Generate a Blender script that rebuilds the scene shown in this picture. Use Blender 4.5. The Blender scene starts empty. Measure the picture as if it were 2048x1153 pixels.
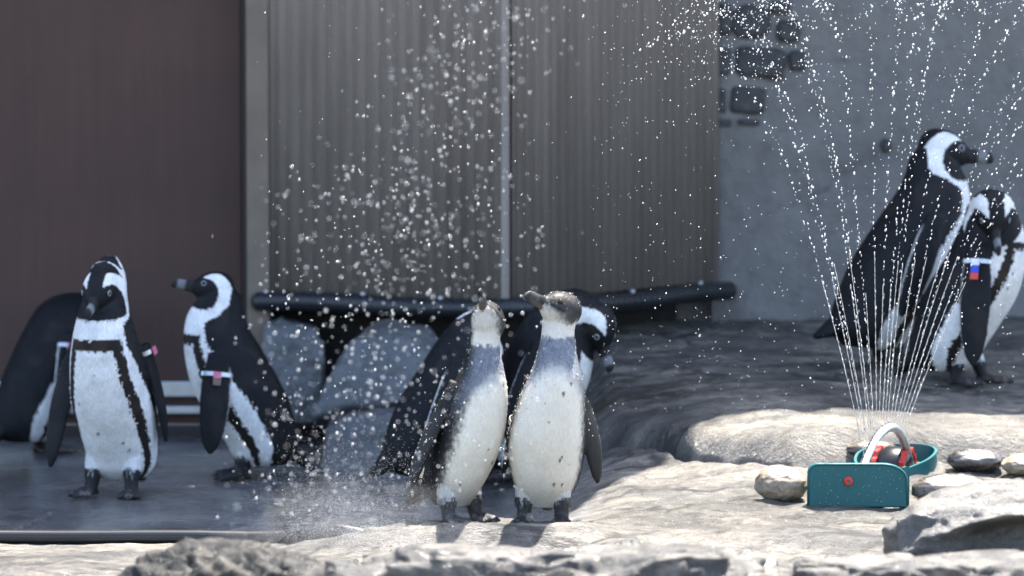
import bpy, bmesh, math, random
import numpy as np
from mathutils import Vector, Matrix, kdtree

R = math.radians
rng = np.random.default_rng(11)
random.seed(5)
scene = bpy.context.scene
COL = scene.collection

# ------------------------------------------------------------------ camera, sky, sun, exposure
F_PX, CX, CY, CAM_H, HORIZON = 7830.0, 1024.0, 576.5, 1.2, 65.0
PITCH = math.atan((CY - HORIZON) / F_PX)
cam = bpy.data.cameras.new('camera')
cam.sensor_width = 36.0
cam.lens = F_PX / 2048.0 * 36.0
cam.clip_end = 500
cam.dof.use_dof = True
cam.dof.focus_distance = 9.12
cam.dof.aperture_fstop = 2.9
cam.dof.aperture_blades = 0
cam_o = bpy.data.objects.new('camera', cam)
cam_o.location = (0, 0, CAM_H)
cam_o.rotation_euler = (math.pi / 2 - PITCH, 0, 0)
COL.objects.link(cam_o)
scene.camera = cam_o

SUN_EL, SUN_AZ = R(70), R(28)        # azimuth from +Y (behind the building) towards +X
SUN = Vector((math.cos(SUN_EL) * math.sin(SUN_AZ), math.cos(SUN_EL) * math.cos(SUN_AZ), math.sin(SUN_EL)))
world = bpy.data.worlds.new('World')
scene.world = world
world.use_nodes = True
wn = world.node_tree
sky = wn.nodes.new('ShaderNodeTexSky')
sky.sky_type = 'NISHITA'
sky.sun_disc = False
sky.sun_elevation = SUN_EL
sky.sun_rotation = SUN_AZ
sky.air_density = 1.0
sky.dust_density = 2.0
bg = wn.nodes['Background']
wn.links.new(sky.outputs[0], bg.inputs['Color'])
bg.inputs['Strength'].default_value = 0.13
sun = bpy.data.lights.new('sun', 'SUN')
sun.energy = 5.0
sun.angle = R(0.53)
sun.color = (1.0, 0.95, 0.87)
sun_o = bpy.data.objects.new('sun', sun)
sun_o.rotation_euler = SUN.to_track_quat('Z', 'Y').to_euler()
sun_o.location = (3, 20, 20)
COL.objects.link(sun_o)
vs = scene.view_settings
vs.view_transform = 'Standard'
vs.look = 'None'
vs.exposure = 2.1
vs.gamma = 1.0
scene.cycles.use_denoising = True
scene.cycles.sample_clamp_indirect = 6.0
scene.cycles.max_bounces = 7
scene.cycles.caustics_reflective = False
scene.cycles.caustics_refractive = False


def at(px, py, Y):
    """world point at depth Y that the photograph shows at (px, py)"""
    d = Vector(((px - CX) / F_PX, -(py - CY) / F_PX, -1.0))
    d.rotate(cam_o.rotation_euler)
    return Vector((0, 0, CAM_H)) + d * (Y / d.y)


# ------------------------------------------------------------------ numpy noise
def _hash(i, j, k, s):
    h = (i * 374761393 + j * 668265263 + k * 2147483647 + s * 974634777) & 0xFFFFFFFF
    h = ((h ^ (h >> 13)) * 1274126177) & 0xFFFFFFFF
    h = ((h ^ (h >> 16)) * 2246822519) & 0xFFFFFFFF
    return ((h ^ (h >> 15)) & 0xFFFFFF) / float(0xFFFFFF)


def vnoise(p, s=0):
    p = np.asarray(p, dtype=np.float64)
    i = np.floor(p).astype(np.int64)
    f = p - i
    f = f * f * (3 - 2 * f)
    r = 0
    for a in (0, 1):
        wa = f[:, 0] if a else 1 - f[:, 0]
        for b in (0, 1):
            wb = f[:, 1] if b else 1 - f[:, 1]
            for c in (0, 1):
                wc = f[:, 2] if c else 1 - f[:, 2]
                r = r + wa * wb * wc * _hash(i[:, 0] + a, i[:, 1] + b, i[:, 2] + c, s)
    return r * 2 - 1


def fbm(p, octs=4, s=0, gain=0.5, lac=2.03):
    p = np.asarray(p, dtype=np.float64)
    a, t = 1.0, 0
    for o in range(octs):
        t = t + a * vnoise(p * lac ** o + 17.3 * o, s + o)
        a *= gain
    return t


def sstep(a, b, x):
    t = np.clip((x - a) / (b - a), 0, 1)
    return t * t * (3 - 2 * t)


# ------------------------------------------------------------------ materials
def mat(name):
    m = bpy.data.materials.new(name)
    m.use_nodes = True
    nt = m.node_tree
    return m, nt, nt.nodes['Principled BSDF']


def N(nt, typ, **kw):
    n = nt.nodes.new(typ)
    for k, v in kw.items():
        setattr(n, k, v)
    return n


def noise_node(nt, vec, scale, detail=6, rough=0.6, dist=0.0):
    n = N(nt, 'ShaderNodeTexNoise')
    n.inputs['Scale'].default_value = scale
    n.inputs['Detail'].default_value = detail
    n.inputs['Roughness'].default_value = rough
    n.inputs['Distortion'].default_value = dist
    nt.links.new(vec, n.inputs['Vector'])
    return n


def coords(nt, scale=(1, 1, 1), kind='Object', rot=(0, 0, 0)):
    tc = N(nt, 'ShaderNodeTexCoord')
    mp = N(nt, 'ShaderNodeMapping')
    mp.inputs['Scale'].default_value = scale
    mp.inputs['Rotation'].default_value = rot
    nt.links.new(tc.outputs[kind], mp.inputs['Vector'])
    return mp.outputs[0]


def ramp(nt, fac, stops):
    r = N(nt, 'ShaderNodeValToRGB')
    e = r.color_ramp.elements
    while len(e) > 1:
        e.remove(e[0])
    e[0].position = stops[0][0]
    e[0].color = (*stops[0][1], 1)
    for p, c in stops[1:]:
        x = e.new(p)
        x.color = (*c, 1)
    nt.links.new(fac, r.inputs[0])
    return r.outputs[0]


def g(v):
    return (v, v, v)


def mixc(nt, fac, a, b, mode='MIX'):
    m = N(nt, 'ShaderNodeMix', data_type='RGBA', blend_type=mode)
    if isinstance(fac, (int, float)):
        m.inputs[0].default_value = fac
    else:
        nt.links.new(fac, m.inputs[0])
    for k, v in ((6, a), (7, b)):
        if isinstance(v, tuple):
            m.inputs[k].default_value = (*v, 1)
        else:
            nt.links.new(v, m.inputs[k])
    return m.outputs[2]


def bump(nt, bsdf, height, strength=0.5, dist=0.01, prev=None):
    b = N(nt, 'ShaderNodeBump')
    b.inputs['Strength'].default_value = strength
    b.inputs['Distance'].default_value = dist
    nt.links.new(height, b.inputs['Height'])
    if prev is not None:
        nt.links.new(prev, b.inputs['Normal'])
    nt.links.new(b.outputs[0], bsdf.inputs['Normal'])
    return b.outputs[0]


def simple(name, col, rough=0.5, metal=0.0, var=0.12, scale=40, bmp=0.1, spec=0.5):
    m, nt, b = mat(name)
    v = coords(nt)
    n = noise_node(nt, v, scale)
    lo = tuple(c * (1 - var) for c in col)
    hi = tuple(min(1, c * (1 + var)) for c in col)
    nt.links.new(ramp(nt, n.outputs[0], [(0.3, lo), (0.7, hi)]), b.inputs['Base Color'])
    b.inputs['Roughness'].default_value = rough
    b.inputs['Metallic'].default_value = metal
    b.inputs['Specular IOR Level'].default_value = spec
    if bmp:
        n2 = noise_node(nt, v, scale * 5)
        bump(nt, b, n2.outputs[0], bmp, 0.002)
    return m


def rock_material(name, cols, scale=6.0, wet=0.5, fine=160, bstr=0.6, stretch=(1, 1, 1), rough=(0.3, 0.6), spec=0.5):
    """cols: dark, mid, light"""
    m, nt, b = mat(name)
    v = coords(nt, stretch)
    big = noise_node(nt, v, scale, 8, 0.62, 0.4)
    mid = noise_node(nt, v, scale * 7, 8, 0.7)
    c = ramp(nt, big.outputs[0], [(0.30, cols[0]), (0.47, cols[1]), (0.66, cols[2])])
    c2 = ramp(nt, mid.outputs[0], [(0.25, g(0.35)), (0.5, g(0.95)), (0.75, g(1.25))])
    c = mixc(nt, 0.75, c, c2, 'MULTIPLY')
    vor = N(nt, 'ShaderNodeTexVoronoi')
    vor.inputs['Scale'].default_value = fine
    nt.links.new(v, vor.inputs['Vector'])
    sp = noise_node(nt, v, fine * 1.7, 3, 0.6)
    speck = ramp(nt, sp.outputs[0], [(0.36, g(0.5)), (0.5, g(1.0)), (0.66, g(1.3))])
    c = mixc(nt, 0.6, c, speck, 'MULTIPLY')
    nt.links.new(c, b.inputs['Base Color'])
    rr = N(nt, 'ShaderNodeMapRange')
    rr.inputs['From Min'].default_value = 0.35
    rr.inputs['From Max'].default_value = 0.65
    rr.inputs['To Min'].default_value = rough[0]
    rr.inputs['To Max'].default_value = rough[1]
    nt.links.new(mid.outputs[0], rr.inputs['Value'])
    nt.links.new(rr.outputs[0], b.inputs['Roughness'])
    b.inputs['Specular IOR Level'].default_value = spec
    b.inputs['Coat Weight'].default_value = wet
    b.inputs['Coat Roughness'].default_value = 0.12
    h1 = noise_node(nt, v, fine * 0.35, 6, 0.7)
    p = bump(nt, b, h1.outputs[0], bstr, 0.012)
    p = bump(nt, b, sp.outputs[0], bstr * 0.9, 0.004, p)
    nt.links.new(p, b.inputs['Coat Normal'])
    return m


M = {}
M['rock'] = rock_material('pale_wet_rock', ((0.05, 0.048, 0.046), (0.145, 0.135, 0.12), (0.235, 0.21, 0.175)), 5, 0.5, 170, 0.8, (1, 1.0, 1))
M['rock_rough'] = rock_material('rough_pitted_rock', ((0.016, 0.016, 0.017), (0.09, 0.085, 0.079), (0.30, 0.265, 0.215)), 9, 0.3, 120, 1.0, rough=(0.4, 0.7), spec=0.4)
M['rock_grey'] = rock_material('grey_rock', ((0.065, 0.07, 0.074), (0.11, 0.117, 0.122), (0.155, 0.157, 0.158)), 5, 0.2, 150, 0.25)
M['rock_dark'] = rock_material('dark_pitted_wet_rock', ((0.007, 0.007, 0.008), (0.016, 0.016, 0.016), (0.07, 0.062, 0.05)), 12, 0.08, 70, 1.0, rough=(0.5, 0.7), spec=0.25)
M['stone_tan'] = rock_material('tan_stone', ((0.17, 0.125, 0.08), (0.29, 0.23, 0.165), (0.40, 0.34, 0.26)), 14, 0.15, 260, 0.3)
M['stone_brown'] = rock_material('brown_wet_stone', ((0.045, 0.034, 0.024), (0.095, 0.072, 0.05), (0.15, 0.12, 0.085)), 14, 1.0, 240, 0.25, rough=(0.2, 0.35))
M['stone_dark'] = rock_material('dark_wet_stone', ((0.03, 0.024, 0.024), (0.055, 0.044, 0.04), (0.09, 0.074, 0.062)), 14, 1.0, 240, 0.25, rough=(0.2, 0.35))
M['old_brick'] = rock_material('bare_wall_stone', ((0.035, 0.036, 0.04), (0.06, 0.06, 0.063), (0.10, 0.095, 0.09)), 12, 0.0, 160, 0.5)
M['black_pipe'] = simple('black_rubber_pipe', (0.018, 0.02, 0.024), 0.35, 0, 0.3, 12, 0.2)
M['hose'] = simple('black_hose', (0.016, 0.016, 0.017), 0.28, 0, 0.2, 20, 0.05)
M['door'] = simple('brown_painted_metal', (0.070, 0.033, 0.025), 0.6, 0.0, 0.2, 2.2, 0.05)
_nt = M['door'].node_tree
_b = _nt.nodes['Principled BSDF']
_src = _b.inputs['Base Color'].links[0].from_socket
_st = noise_node(_nt, coords(_nt, (14, 14, 0.7)), 3.0, 6, 0.65)
_sp = noise_node(_nt, coords(_nt), 90, 4, 0.7)
_c = mixc(_nt, 0.5, _src, ramp(_nt, _st.outputs[0], [(0.3, g(0.7)), (0.55, g(1.0)), (0.75, g(1.25))]), 'MULTIPLY')
_c = mixc(_nt, 0.4, _c, ramp(_nt, _sp.outputs[0], [(0.28, g(0.6)), (0.4, g(1.0)), (0.68, g(1.0)), (0.76, g(1.6))]), 'MULTIPLY')
_nt.links.new(_c, _b.inputs['Base Color'])
M['door_dark'] = simple('dark_door_edge', (0.03, 0.022, 0.022), 0.6, 0, 0.2, 20, 0.1)
M['post'] = simple('weathered_post_paint', (0.20, 0.158, 0.122), 0.7, 0, 0.15, 9, 0.2)
M['aluminium'] = simple('aluminium', (0.55, 0.56, 0.58), 0.35, 0.9, 0.08, 30, 0.05)
M['teal'] = simple('teal_plastic', (0.008, 0.105, 0.112), 0.38, 0, 0.1, 12, 0.05)
M['red'] = simple('red_plastic', (0.65, 0.045, 0.03), 0.35, 0, 0.1, 60, 0.0)
M['black_plastic'] = simple('black_plastic', (0.012, 0.012, 0.014), 0.3, 0, 0.1, 60, 0.0)
M['eye'] = simple('dark_eye', (0.012, 0.009, 0.007), 0.08, 0, 0.1, 200, 0.0)
M['eye_ring'] = simple('grey_eye_ring', (0.35, 0.37, 0.4), 0.5, 0, 0.1, 200, 0.0)
M['tag_pink'] = simple('pink_tag', (0.62, 0.16, 0.28), 0.5, 0, 0.05, 60, 0.0)
M['tag_white'] = simple('white_tag', (0.75, 0.77, 0.8), 0.5, 0, 0.05, 60, 0.0)
M['tag_brown'] = simple('brown_tag', (0.16, 0.11, 0.08), 0.5, 0, 0.05, 60, 0.0)
M['tag_blue'] = simple('blue_tag', (0.03, 0.07, 0.55), 0.5, 0, 0.05, 60, 0.0)
M['tag_red'] = simple('red_tag', (0.6, 0.06, 0.05), 0.5, 0, 0.05, 60, 0.0)
M['dark_gap'] = simple('damp_dark_concrete', (0.018, 0.017, 0.016), 0.9, 0, 0.3, 10, 0.3)  # foundation colour blackened to stand in for deep shade below the pipe
M['roof'] = simple('grey_roof_sheet', (0.16, 0.16, 0.16), 0.6, 0, 0.1, 4, 0.1)


def siding_material():
    m, nt, b = mat('grey_siding')
    v = coords(nt, (3, 3, 0.6))
    n = noise_node(nt, v, 2.5, 6, 0.6)
    c = ramp(nt, n.outputs[0], [(0.3, (0.265, 0.23, 0.203)), (0.7, (0.365, 0.32, 0.285))])
    v2 = coords(nt, (1, 1, 0.05))
    n2 = noise_node(nt, v2, 60, 4, 0.6)
    c = mixc(nt, 0.25, c, ramp(nt, n2.outputs[0], [(0.3, g(0.6)), (0.7, g(1.15))]), 'MULTIPLY')
    nt.links.new(c, b.inputs['Base Color'])
    b.inputs['Roughness'].default_value = 0.55
    b.inputs['Metallic'].default_value = 0.2
    return m


def stucco_material():
    m, nt, b = mat('grey_stucco')
    v = coords(nt)
    n = noise_node(nt, v, 2.2, 8, 0.65, 0.3)
    c = ramp(nt, n.outputs[0], [(0.25, (0.140, 0.132, 0.126)), (0.5, (0.215, 0.204, 0.195)), (0.75, (0.265, 0.252, 0.238))])
    n3 = noise_node(nt, v, 16, 8, 0.7)
    c = mixc(nt, 0.5, c, ramp(nt, n3.outputs[0], [(0.3, g(0.45)), (0.45, g(0.95)), (0.7, g(1.12))]), 'MULTIPLY')
    vor = N(nt, 'ShaderNodeTexVoronoi', feature='DISTANCE_TO_EDGE')
    vor.inputs['Scale'].default_value = 2.6
    wob = mixc(nt, 0.16, v, n3.outputs['Color'], 'ADD')
    nt.links.new(wob, vor.inputs['Vector'])
    crack = ramp(nt, vor.outputs['Distance'], [(0.0, g(0.45)), (0.018, g(1.0))])
    nm = noise_node(nt, v, 1.7, 2)
    fac = ramp(nt, nm.outputs[0], [(0.48, g(0)), (0.6, g(0.8))])
    c = mixc(nt, fac, c, mixc(nt, 1.0, c, crack, 'MULTIPLY'))
    nt.links.new(c, b.inputs['Base Color'])
    b.inputs['Roughness'].default_value = 0.8
    n2 = noise_node(nt, v, 45, 6, 0.65)
    p = bump(nt, b, n2.outputs[0], 0.35, 0.012)
    bump(nt, b, n.outputs[0], 0.5, 0.05, p)
    return m


def ground_material():
    """wet concrete floor on the left, weathered rock on the right and in front: blend by the 'rock' attribute"""
    m, nt, b = mat('wet_floor_and_rock')
    v = coords(nt)
    vs_ = coords(nt, (1.0, 3.2, 1.0), rot=(0, 0, R(12)))
    at_ = N(nt, 'ShaderNodeAttribute', attribute_name='rock')
    fl = noise_node(nt, v, 3.0, 8, 0.65, 0.2)
    cf = ramp(nt, fl.outputs[0], [(0.3, (0.055, 0.057, 0.06)), (0.52, (0.125, 0.127, 0.13)), (0.72, (0.20, 0.20, 0.20))])
    big = noise_node(nt, vs_, 3.0, 9, 0.62, 0.5)
    cr = ramp(nt, big.outputs[0], [(0.30, (0.045, 0.044, 0.043)), (0.46, (0.125, 0.116, 0.103)), (0.66, (0.285, 0.25, 0.20))])
    streak = noise_node(nt, vs_, 22, 8, 0.72, 0.6)
    crk = N(nt, 'ShaderNodeTexVoronoi', feature='DISTANCE_TO_EDGE')
    crk.inputs['Scale'].default_value = 3.2
    wn_ = noise_node(nt, vs_, 7, 5, 0.6)
    nt.links.new(mixc(nt, 0.22, vs_, wn_.outputs['Color'], 'ADD'), crk.inputs['Vector'])
    cm = noise_node(nt, v, 2.3, 3, 0.5)
    ck = mixc(nt, ramp(nt, cm.outputs[0], [(0.44, g(0)), (0.56, g(1))]), (1.0, 1.0, 1.0), ramp(nt, crk.outputs['Distance'], [(0.0, g(0.10)), (0.03, g(0.35)), (0.075, g(1.0))]))
    cr = mixc(nt, 1.0, cr, ck, 'MULTIPLY')
    cr = mixc(nt, 0.85, cr, ramp(nt, streak.outputs[0], [(0.30, g(0.18)), (0.46, g(0.75)), (0.56, g(1.1)), (0.72, g(1.7))]), 'MULTIPLY')
    sp = noise_node(nt, v, 320, 3, 0.6)
    speck = ramp(nt, sp.outputs[0], [(0.36, g(0.5)), (0.5, g(1.0)), (0.66, g(1.25))])
    wp = noise_node(nt, v, 1.9, 7, 0.62, 0.6)
    wetk = ramp(nt, wp.outputs[0], [(0.36, g(0.45)), (0.46, g(0.85)), (0.54, g(1.1))])
    cr = mixc(nt, 1.0, cr, wetk, 'MULTIPLY')
    c = mixc(nt, at_.outputs['Fac'], cf, cr)
    c = mixc(nt, 0.7, c, speck, 'MULTIPLY')
    nt.links.new(c, b.inputs['Base Color'])
    wetn = noise_node(nt, coords(nt, (1, 2.4, 1)), 4.0, 5, 0.6)
    rr = ramp(nt, wetn.outputs[0], [(0.38, g(0.07)), (0.62, g(0.34))])
    rock_r = ramp(nt, streak.outputs[0], [(0.3, g(0.35)), (0.7, g(0.65))])
    nt.links.new(mixc(nt, at_.outputs['Fac'], rr, rock_r), b.inputs['Roughness'])
    b.inputs['Coat Weight'].default_value = 0.35
    b.inputs['Coat Roughness'].default_value = 0.09
    h1 = noise_node(nt, vs_, 60, 7, 0.7)
    h2 = noise_node(nt, v, 260, 3, 0.6)
    st = N(nt, 'ShaderNodeMath', operation='MULTIPLY_ADD')
    st.inputs[1].default_value = 0.75
    st.inputs[2].default_value = 0.10
    nt.links.new(at_.outputs['Fac'], st.inputs[0])
    b1 = N(nt, 'ShaderNodeBump')
    b1.inputs['Distance'].default_value = 0.012
    nt.links.new(st.outputs[0], b1.inputs['Strength'])
    nt.links.new(h1.outputs[0], b1.inputs['Height'])
    b2 = N(nt, 'ShaderNodeBump')
    b2.inputs['Distance'].default_value = 0.004
    nt.links.new(st.outputs[0], b2.inputs['Strength'])
    nt.links.new(h2.outputs[0], b2.inputs['Height'])
    nt.links.new(b1.outputs[0], b2.inputs['Normal'])
    nt.links.new(b2.outputs[0], b.inputs['Normal'])
    nt.links.new(b2.outputs[0], b.inputs['Coat Normal'])
    return m


def plumage_material(name, rough, coat, grain):
    m, nt, b = mat(name)
    a = N(nt, 'ShaderNodeAttribute', attribute_name='plumage')
    v = coords(nt, (1, 1, 0.4))
    n = noise_node(nt, v, 220, 4, 0.6)
    c = mixc(nt, grain, a.outputs['Color'], ramp(nt, n.outputs[0], [(0.3, g(0.6)), (0.7, g(1.3))]), 'MULTIPLY')
    nt.links.new(c, b.inputs['Base Color'])
    b.inputs['Roughness'].default_value = rough
    b.inputs['Specular IOR Level'].default_value = 0.22
    b.inputs['Coat Weight'].default_value = coat
    b.inputs['Coat Roughness'].default_value = 0.3
    n2 = noise_node(nt, v, 420, 3, 0.6)
    p = bump(nt, b, n2.outputs[0], 0.35, 0.003)
    n4 = noise_node(nt, coords(nt, (1, 1, 0.35)), 75, 4, 0.6)
    bump(nt, b, n4.outputs[0], 0.4, 0.006, p)
    return m


def drop_material():
    m, nt, b = mat('water_drop')
    nt.nodes.remove(b)
    out = nt.nodes['Material Output']
    gl = N(nt, 'ShaderNodeBsdfGlossy')
    gl.inputs['Roughness'].default_value = 0.25
    tr = N(nt, 'ShaderNodeBsdfTranslucent')
    tr.inputs['Color'].default_value = (0.9, 0.92, 0.94, 1)
    mx = N(nt, 'ShaderNodeMixShader')
    mx.inputs[0].default_value = 0.62
    nt.links.new(gl.outputs[0], mx.inputs[1])
    nt.links.new(tr.outputs[0], mx.inputs[2])
    nt.links.new(mx.outputs[0], out.inputs['Surface'])
    return m


M['siding'] = siding_material()
M['stucco'] = stucco_material()
M['ground'] = ground_material()
M['plumage'] = plumage_material('plumage', 0.6, 0.0, 0.45)
M['plumage_wet'] = plumage_material('wet_plumage', 0.5, 0.08, 0.22)
M['drop'] = drop_material()


# ------------------------------------------------------------------ object helpers
def tag(o, label=None, cat=None, group=None, kind=None):
    if label: o['label'] = label
    if cat: o['category'] = cat
    if group: o['group'] = group
    if kind: o['kind'] = kind
    return o


def obj(name, mesh, material=None, parent=None, smooth=True):
    o = bpy.data.objects.new(name, mesh)
    COL.objects.link(o)
    if material is not None:
        mesh.materials.clear()
        mesh.materials.append(material)
    if smooth:
        mesh.polygons.foreach_set('use_smooth', [True] * len(mesh.polygons))
    if parent is not None:
        o.parent = parent
    return o


def empty(name, loc, rz=0.0):
    o = bpy.data.objects.new(name, None)
    o.empty_display_size = 0.1
    COL.objects.link(o)
    o.location = loc
    o.rotation_euler = (0, 0, rz)
    return o


def mesh_np(name, verts, faces):
    me = bpy.data.meshes.new(name)
    me.from_pydata([tuple(v) for v in verts], [], [tuple(int(i) for i in f) for f in faces])
    me.update()
    return me


def box_bm(bm, lo, hi, bevel=0.0):
    r = bmesh.ops.create_cube(bm, size=1.0)
    c = [(a + b) / 2 for a, b in zip(lo, hi)]
    s = [b - a for a, b in zip(lo, hi)]
    for v in r['verts']:
        v.co = Vector((v.co.x * s[0] + c[0], v.co.y * s[1] + c[1], v.co.z * s[2] + c[2]))
    if bevel:
        es = list({e for v in r['verts'] for e in v.link_edges})
        bmesh.ops.bevel(bm, geom=es, offset=bevel, segments=2, affect='EDGES', profile=0.6)


def bm_obj(name, bm, material, parent=None, smooth=False):
    me = bpy.data.meshes.new(name)
    bm.normal_update()
    bm.to_mesh(me)
    bm.free()
    return obj(name, me, material, parent, smooth)


def box(name, lo, hi, material, parent=None, bevel=0.003):
    bm = bmesh.new()
    box_bm(bm, lo, hi, bevel)
    return bm_obj(name, bm, material, parent)


def tube_mesh(name, pts, radii, seg=14, ripple=None):
    pts = [Vector(p) for p in pts]
    n = len(pts)
    if not hasattr(radii, '__len__'):
        radii = [radii] * n
    V, Fc = [], []
    up = Vector((0, 0, 1))
    for i, p in enumerate(pts):
        t = (pts[min(i + 1, n - 1)] - pts[max(i - 1, 0)]).normalized()
        a = t.cross(up)
        if a.length < 1e-3:
            a = t.cross(Vector((0, 1, 0)))
        a.normalize()
        b = a.cross(t)
        up = b
        for k in range(seg):
            th = 2 * math.pi * k / seg
            V.append(p + (a * math.cos(th) + b * math.sin(th)) * radii[i])
    for i in range(n - 1):
        for k in range(seg):
            k2 = (k + 1) % seg
            Fc.append((i * seg + k, i * seg + k2, (i + 1) * seg + k2, (i + 1) * seg + k))
    Fc.append(tuple(range(seg - 1, -1, -1)))
    Fc.append(tuple(range((n - 1) * seg, n * seg)))
    return mesh_np(name, V, Fc)


def catmull(P, n):
    """P (k,m) control rows -> n rows"""
    P = np.asarray(P, dtype=float)
    k = len(P)
    t = np.linspace(0, k - 1, n)
    i = np.clip(np.floor(t).astype(int), 0, k - 2)
    f = (t - i)[:, None]
    p0, p1, p2, p3 = P[np.clip(i - 1, 0, k - 1)], P[i], P[i + 1], P[np.clip(i + 2, 0, k - 1)]
    return 0.5 * ((2 * p1) + (-p0 + p2) * f + (2 * p0 - 5 * p1 + 4 * p2 - p3) * f * f + (-p0 + 3 * p1 - 3 * p2 + p3) * f ** 3)


# ------------------------------------------------------------------ ground
def interp(x, xs, ys):
    return np.interp(x, xs, ys)


def smooth_interp(x, xs, ys):
    """piecewise smoothstep interpolation"""
    x = np.asarray(x, float)
    r = np.full_like(x, ys[0])
    for a, b, u, w in zip(xs[:-1], xs[1:], ys[:-1], ys[1:]):
        r = r + sstep(a, b, x) * (w - u)
    return r


CRK_X = [0.10, 0.22, 0.34, 0.46, 0.58, 0.70, 0.85, 1.05, 1.6]
CRK_Y = [10.10, 10.12, 10.00, 9.78, 9.70, 9.62, 9.66, 9.78, 9.8]


def ground_base(X, Y):
    """large shapes of the ground: height and how rocky it is"""
    X = np.asarray(X, float)
    Y = np.asarray(Y, float)
    cy = np.interp(X, CRK_X, CRK_Y)
    # slab in front of the crack, rising to the right and backwards
    slab_w = sstep(-0.02, 0.30, X)
    slab = 0.058 + 0.10 * np.clip((Y - 9.15) / np.maximum(cy - 9.15, 0.1), 0, 1) ** 1.3
    # ledge behind the crack
    d = Y - cy
    ledge = 0.13 + 0.085 * (1 - np.exp(-np.clip(d, 0, 9) / 0.06)) + 0.072 * sstep(0.1, 1.1, d) + 0.02 * sstep(0.9, 2.2, d)
    right = np.where(d < 0, slab, ledge)
    groove = np.exp(-(d / 0.05) ** 2) * 0.11 * sstep(0.05, 0.2, X)
    # the ledge carries on further left behind the birds
    back_w = sstep(0.16, 0.34, X) * sstep(10.0, 10.35, Y)
    z = np.maximum(slab_w, back_w) * (right - groove)
    # low rock rim in front where the young birds stand
    rim = sstep(-0.62, -0.12, X) * (0.056 * sstep(8.72, 8.95, Y) * (1 - sstep(9.12, 9.42, Y)) + 0.036 * np.exp(-((Y - 8.90) / 0.055) ** 2) * (1 - sstep(0.15, 0.35, X)))
    z = np.maximum(z, rim)
    # foreground shelf (steps down towards the viewer)
    fr = 1 - sstep(8.70, 8.90, Y)
    z = z * (1 - 0.45 * fr)
    rock = np.clip(np.maximum(np.maximum(slab_w, back_w), 1 - sstep(9.08, 9.16, Y)), 0, 1)
    rock = np.maximum(rock, sstep(-0.5, -0.2, X) * (1 - sstep(9.2, 9.5, Y)))
    return z, rock


def ground_height(X, Y):
    X = np.atleast_1d(np.asarray(X, float))
    Y = np.atleast_1d(np.asarray(Y, float))
    z, rock = ground_base(X, Y)
    p = np.stack([X, Y, np.zeros_like(X)], 1)
    ca, sa = math.cos(0.2), math.sin(0.2)
    ps = np.stack([(X * ca + Y * sa), (-X * sa + Y * ca) * 2.6, np.zeros_like(X)], 1)
    z = z + rock * (0.010 * fbm(ps * 3.0, 3, 3) + 0.006 * fbm(ps * 11, 3, 7) + 0.0025 * fbm(p * 50, 3, 12))
    z = z + (1 - rock) * (0.0030 * fbm(p * 5, 3, 21) + 0.0007 * fbm(p * 60, 2, 25))
    # stepped, broken front shelf facing the viewer
    fr = (1 - sstep(8.78, 8.86, Y)) * sstep(-0.6, -0.3, X)
    s = fbm(ps * 2.2 + 4.0, 4, 31)
    z = z + fr * (0.055 * np.round(s * 2.6) / 2.6 + 0.014 * np.abs(fbm(p * 14, 3, 35)))
    # worn joint in the concrete floor
    jx = -1.195 + 0.10 * (Y - 9.35) + 0.016 * fbm(np.stack([Y * 6, Y * 0, Y * 0], 1), 3, 41)
    z = z - 0.010 * np.exp(-((X - jx) / 0.008) ** 2) * (Y > 9.2) * (Y < 9.75)
    return z


def gz(x, y):
    return float(ground_height([x], [y])[0])


def build_ground():
    xs = np.concatenate([[-60, -20, -6, -3], np.arange(-2.0, 2.0001, 0.0085), [3, 6, 20, 60]])
    ys = np.concatenate([[-40, -5, 2, 5, 6.2], np.arange(6.8, 12.6, 0.0085), [13.5, 16, 30, 80]])
    XX, YY = np.meshgrid(xs, ys)
    Z = ground_height(XX.ravel(), YY.ravel())
    rock = ground_base(XX.ravel(), YY.ravel())[1]
    V = np.stack([XX.ravel(), YY.ravel(), Z], 1)
    nx, ny = len(xs), len(ys)
    idx = np.arange(nx * ny).reshape(ny, nx)
    q = np.stack([idx[:-1, :-1], idx[:-1, 1:], idx[1:, 1:], idx[1:, :-1]], -1).reshape(-1, 4)
    me = bpy.data.meshes.new('ground')
    me.vertices.add(len(V))
    me.vertices.foreach_set('co', V.ravel())
    me.loops.add(q.size)
    me.loops.foreach_set('vertex_index', q.ravel())
    me.polygons.add(len(q))
    me.polygons.foreach_set('loop_start', np.arange(0, q.size, 4))
    me.polygons.foreach_set('loop_total', np.full(len(q), 4))
    me.update(calc_edges=True)
    a = me.attributes.new('rock', 'FLOAT', 'POINT')
    a.data.foreach_set('value', rock)
    o = obj('ground', me, M['ground'])
    tag(o, 'wet grey concrete floor running into pale weathered rock', 'ground', kind='structure')


build_ground()

# ------------------------------------------------------------------ building
YD = 11.62                                   # door plane
PT_L, PT_C, PT_R = Vector((-0.711, 11.50)), Vector((-0.018, 11.18)), Vector((0.632, 12.10))
Z_SID = 0.43
WALL_TOP = 3.3


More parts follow.
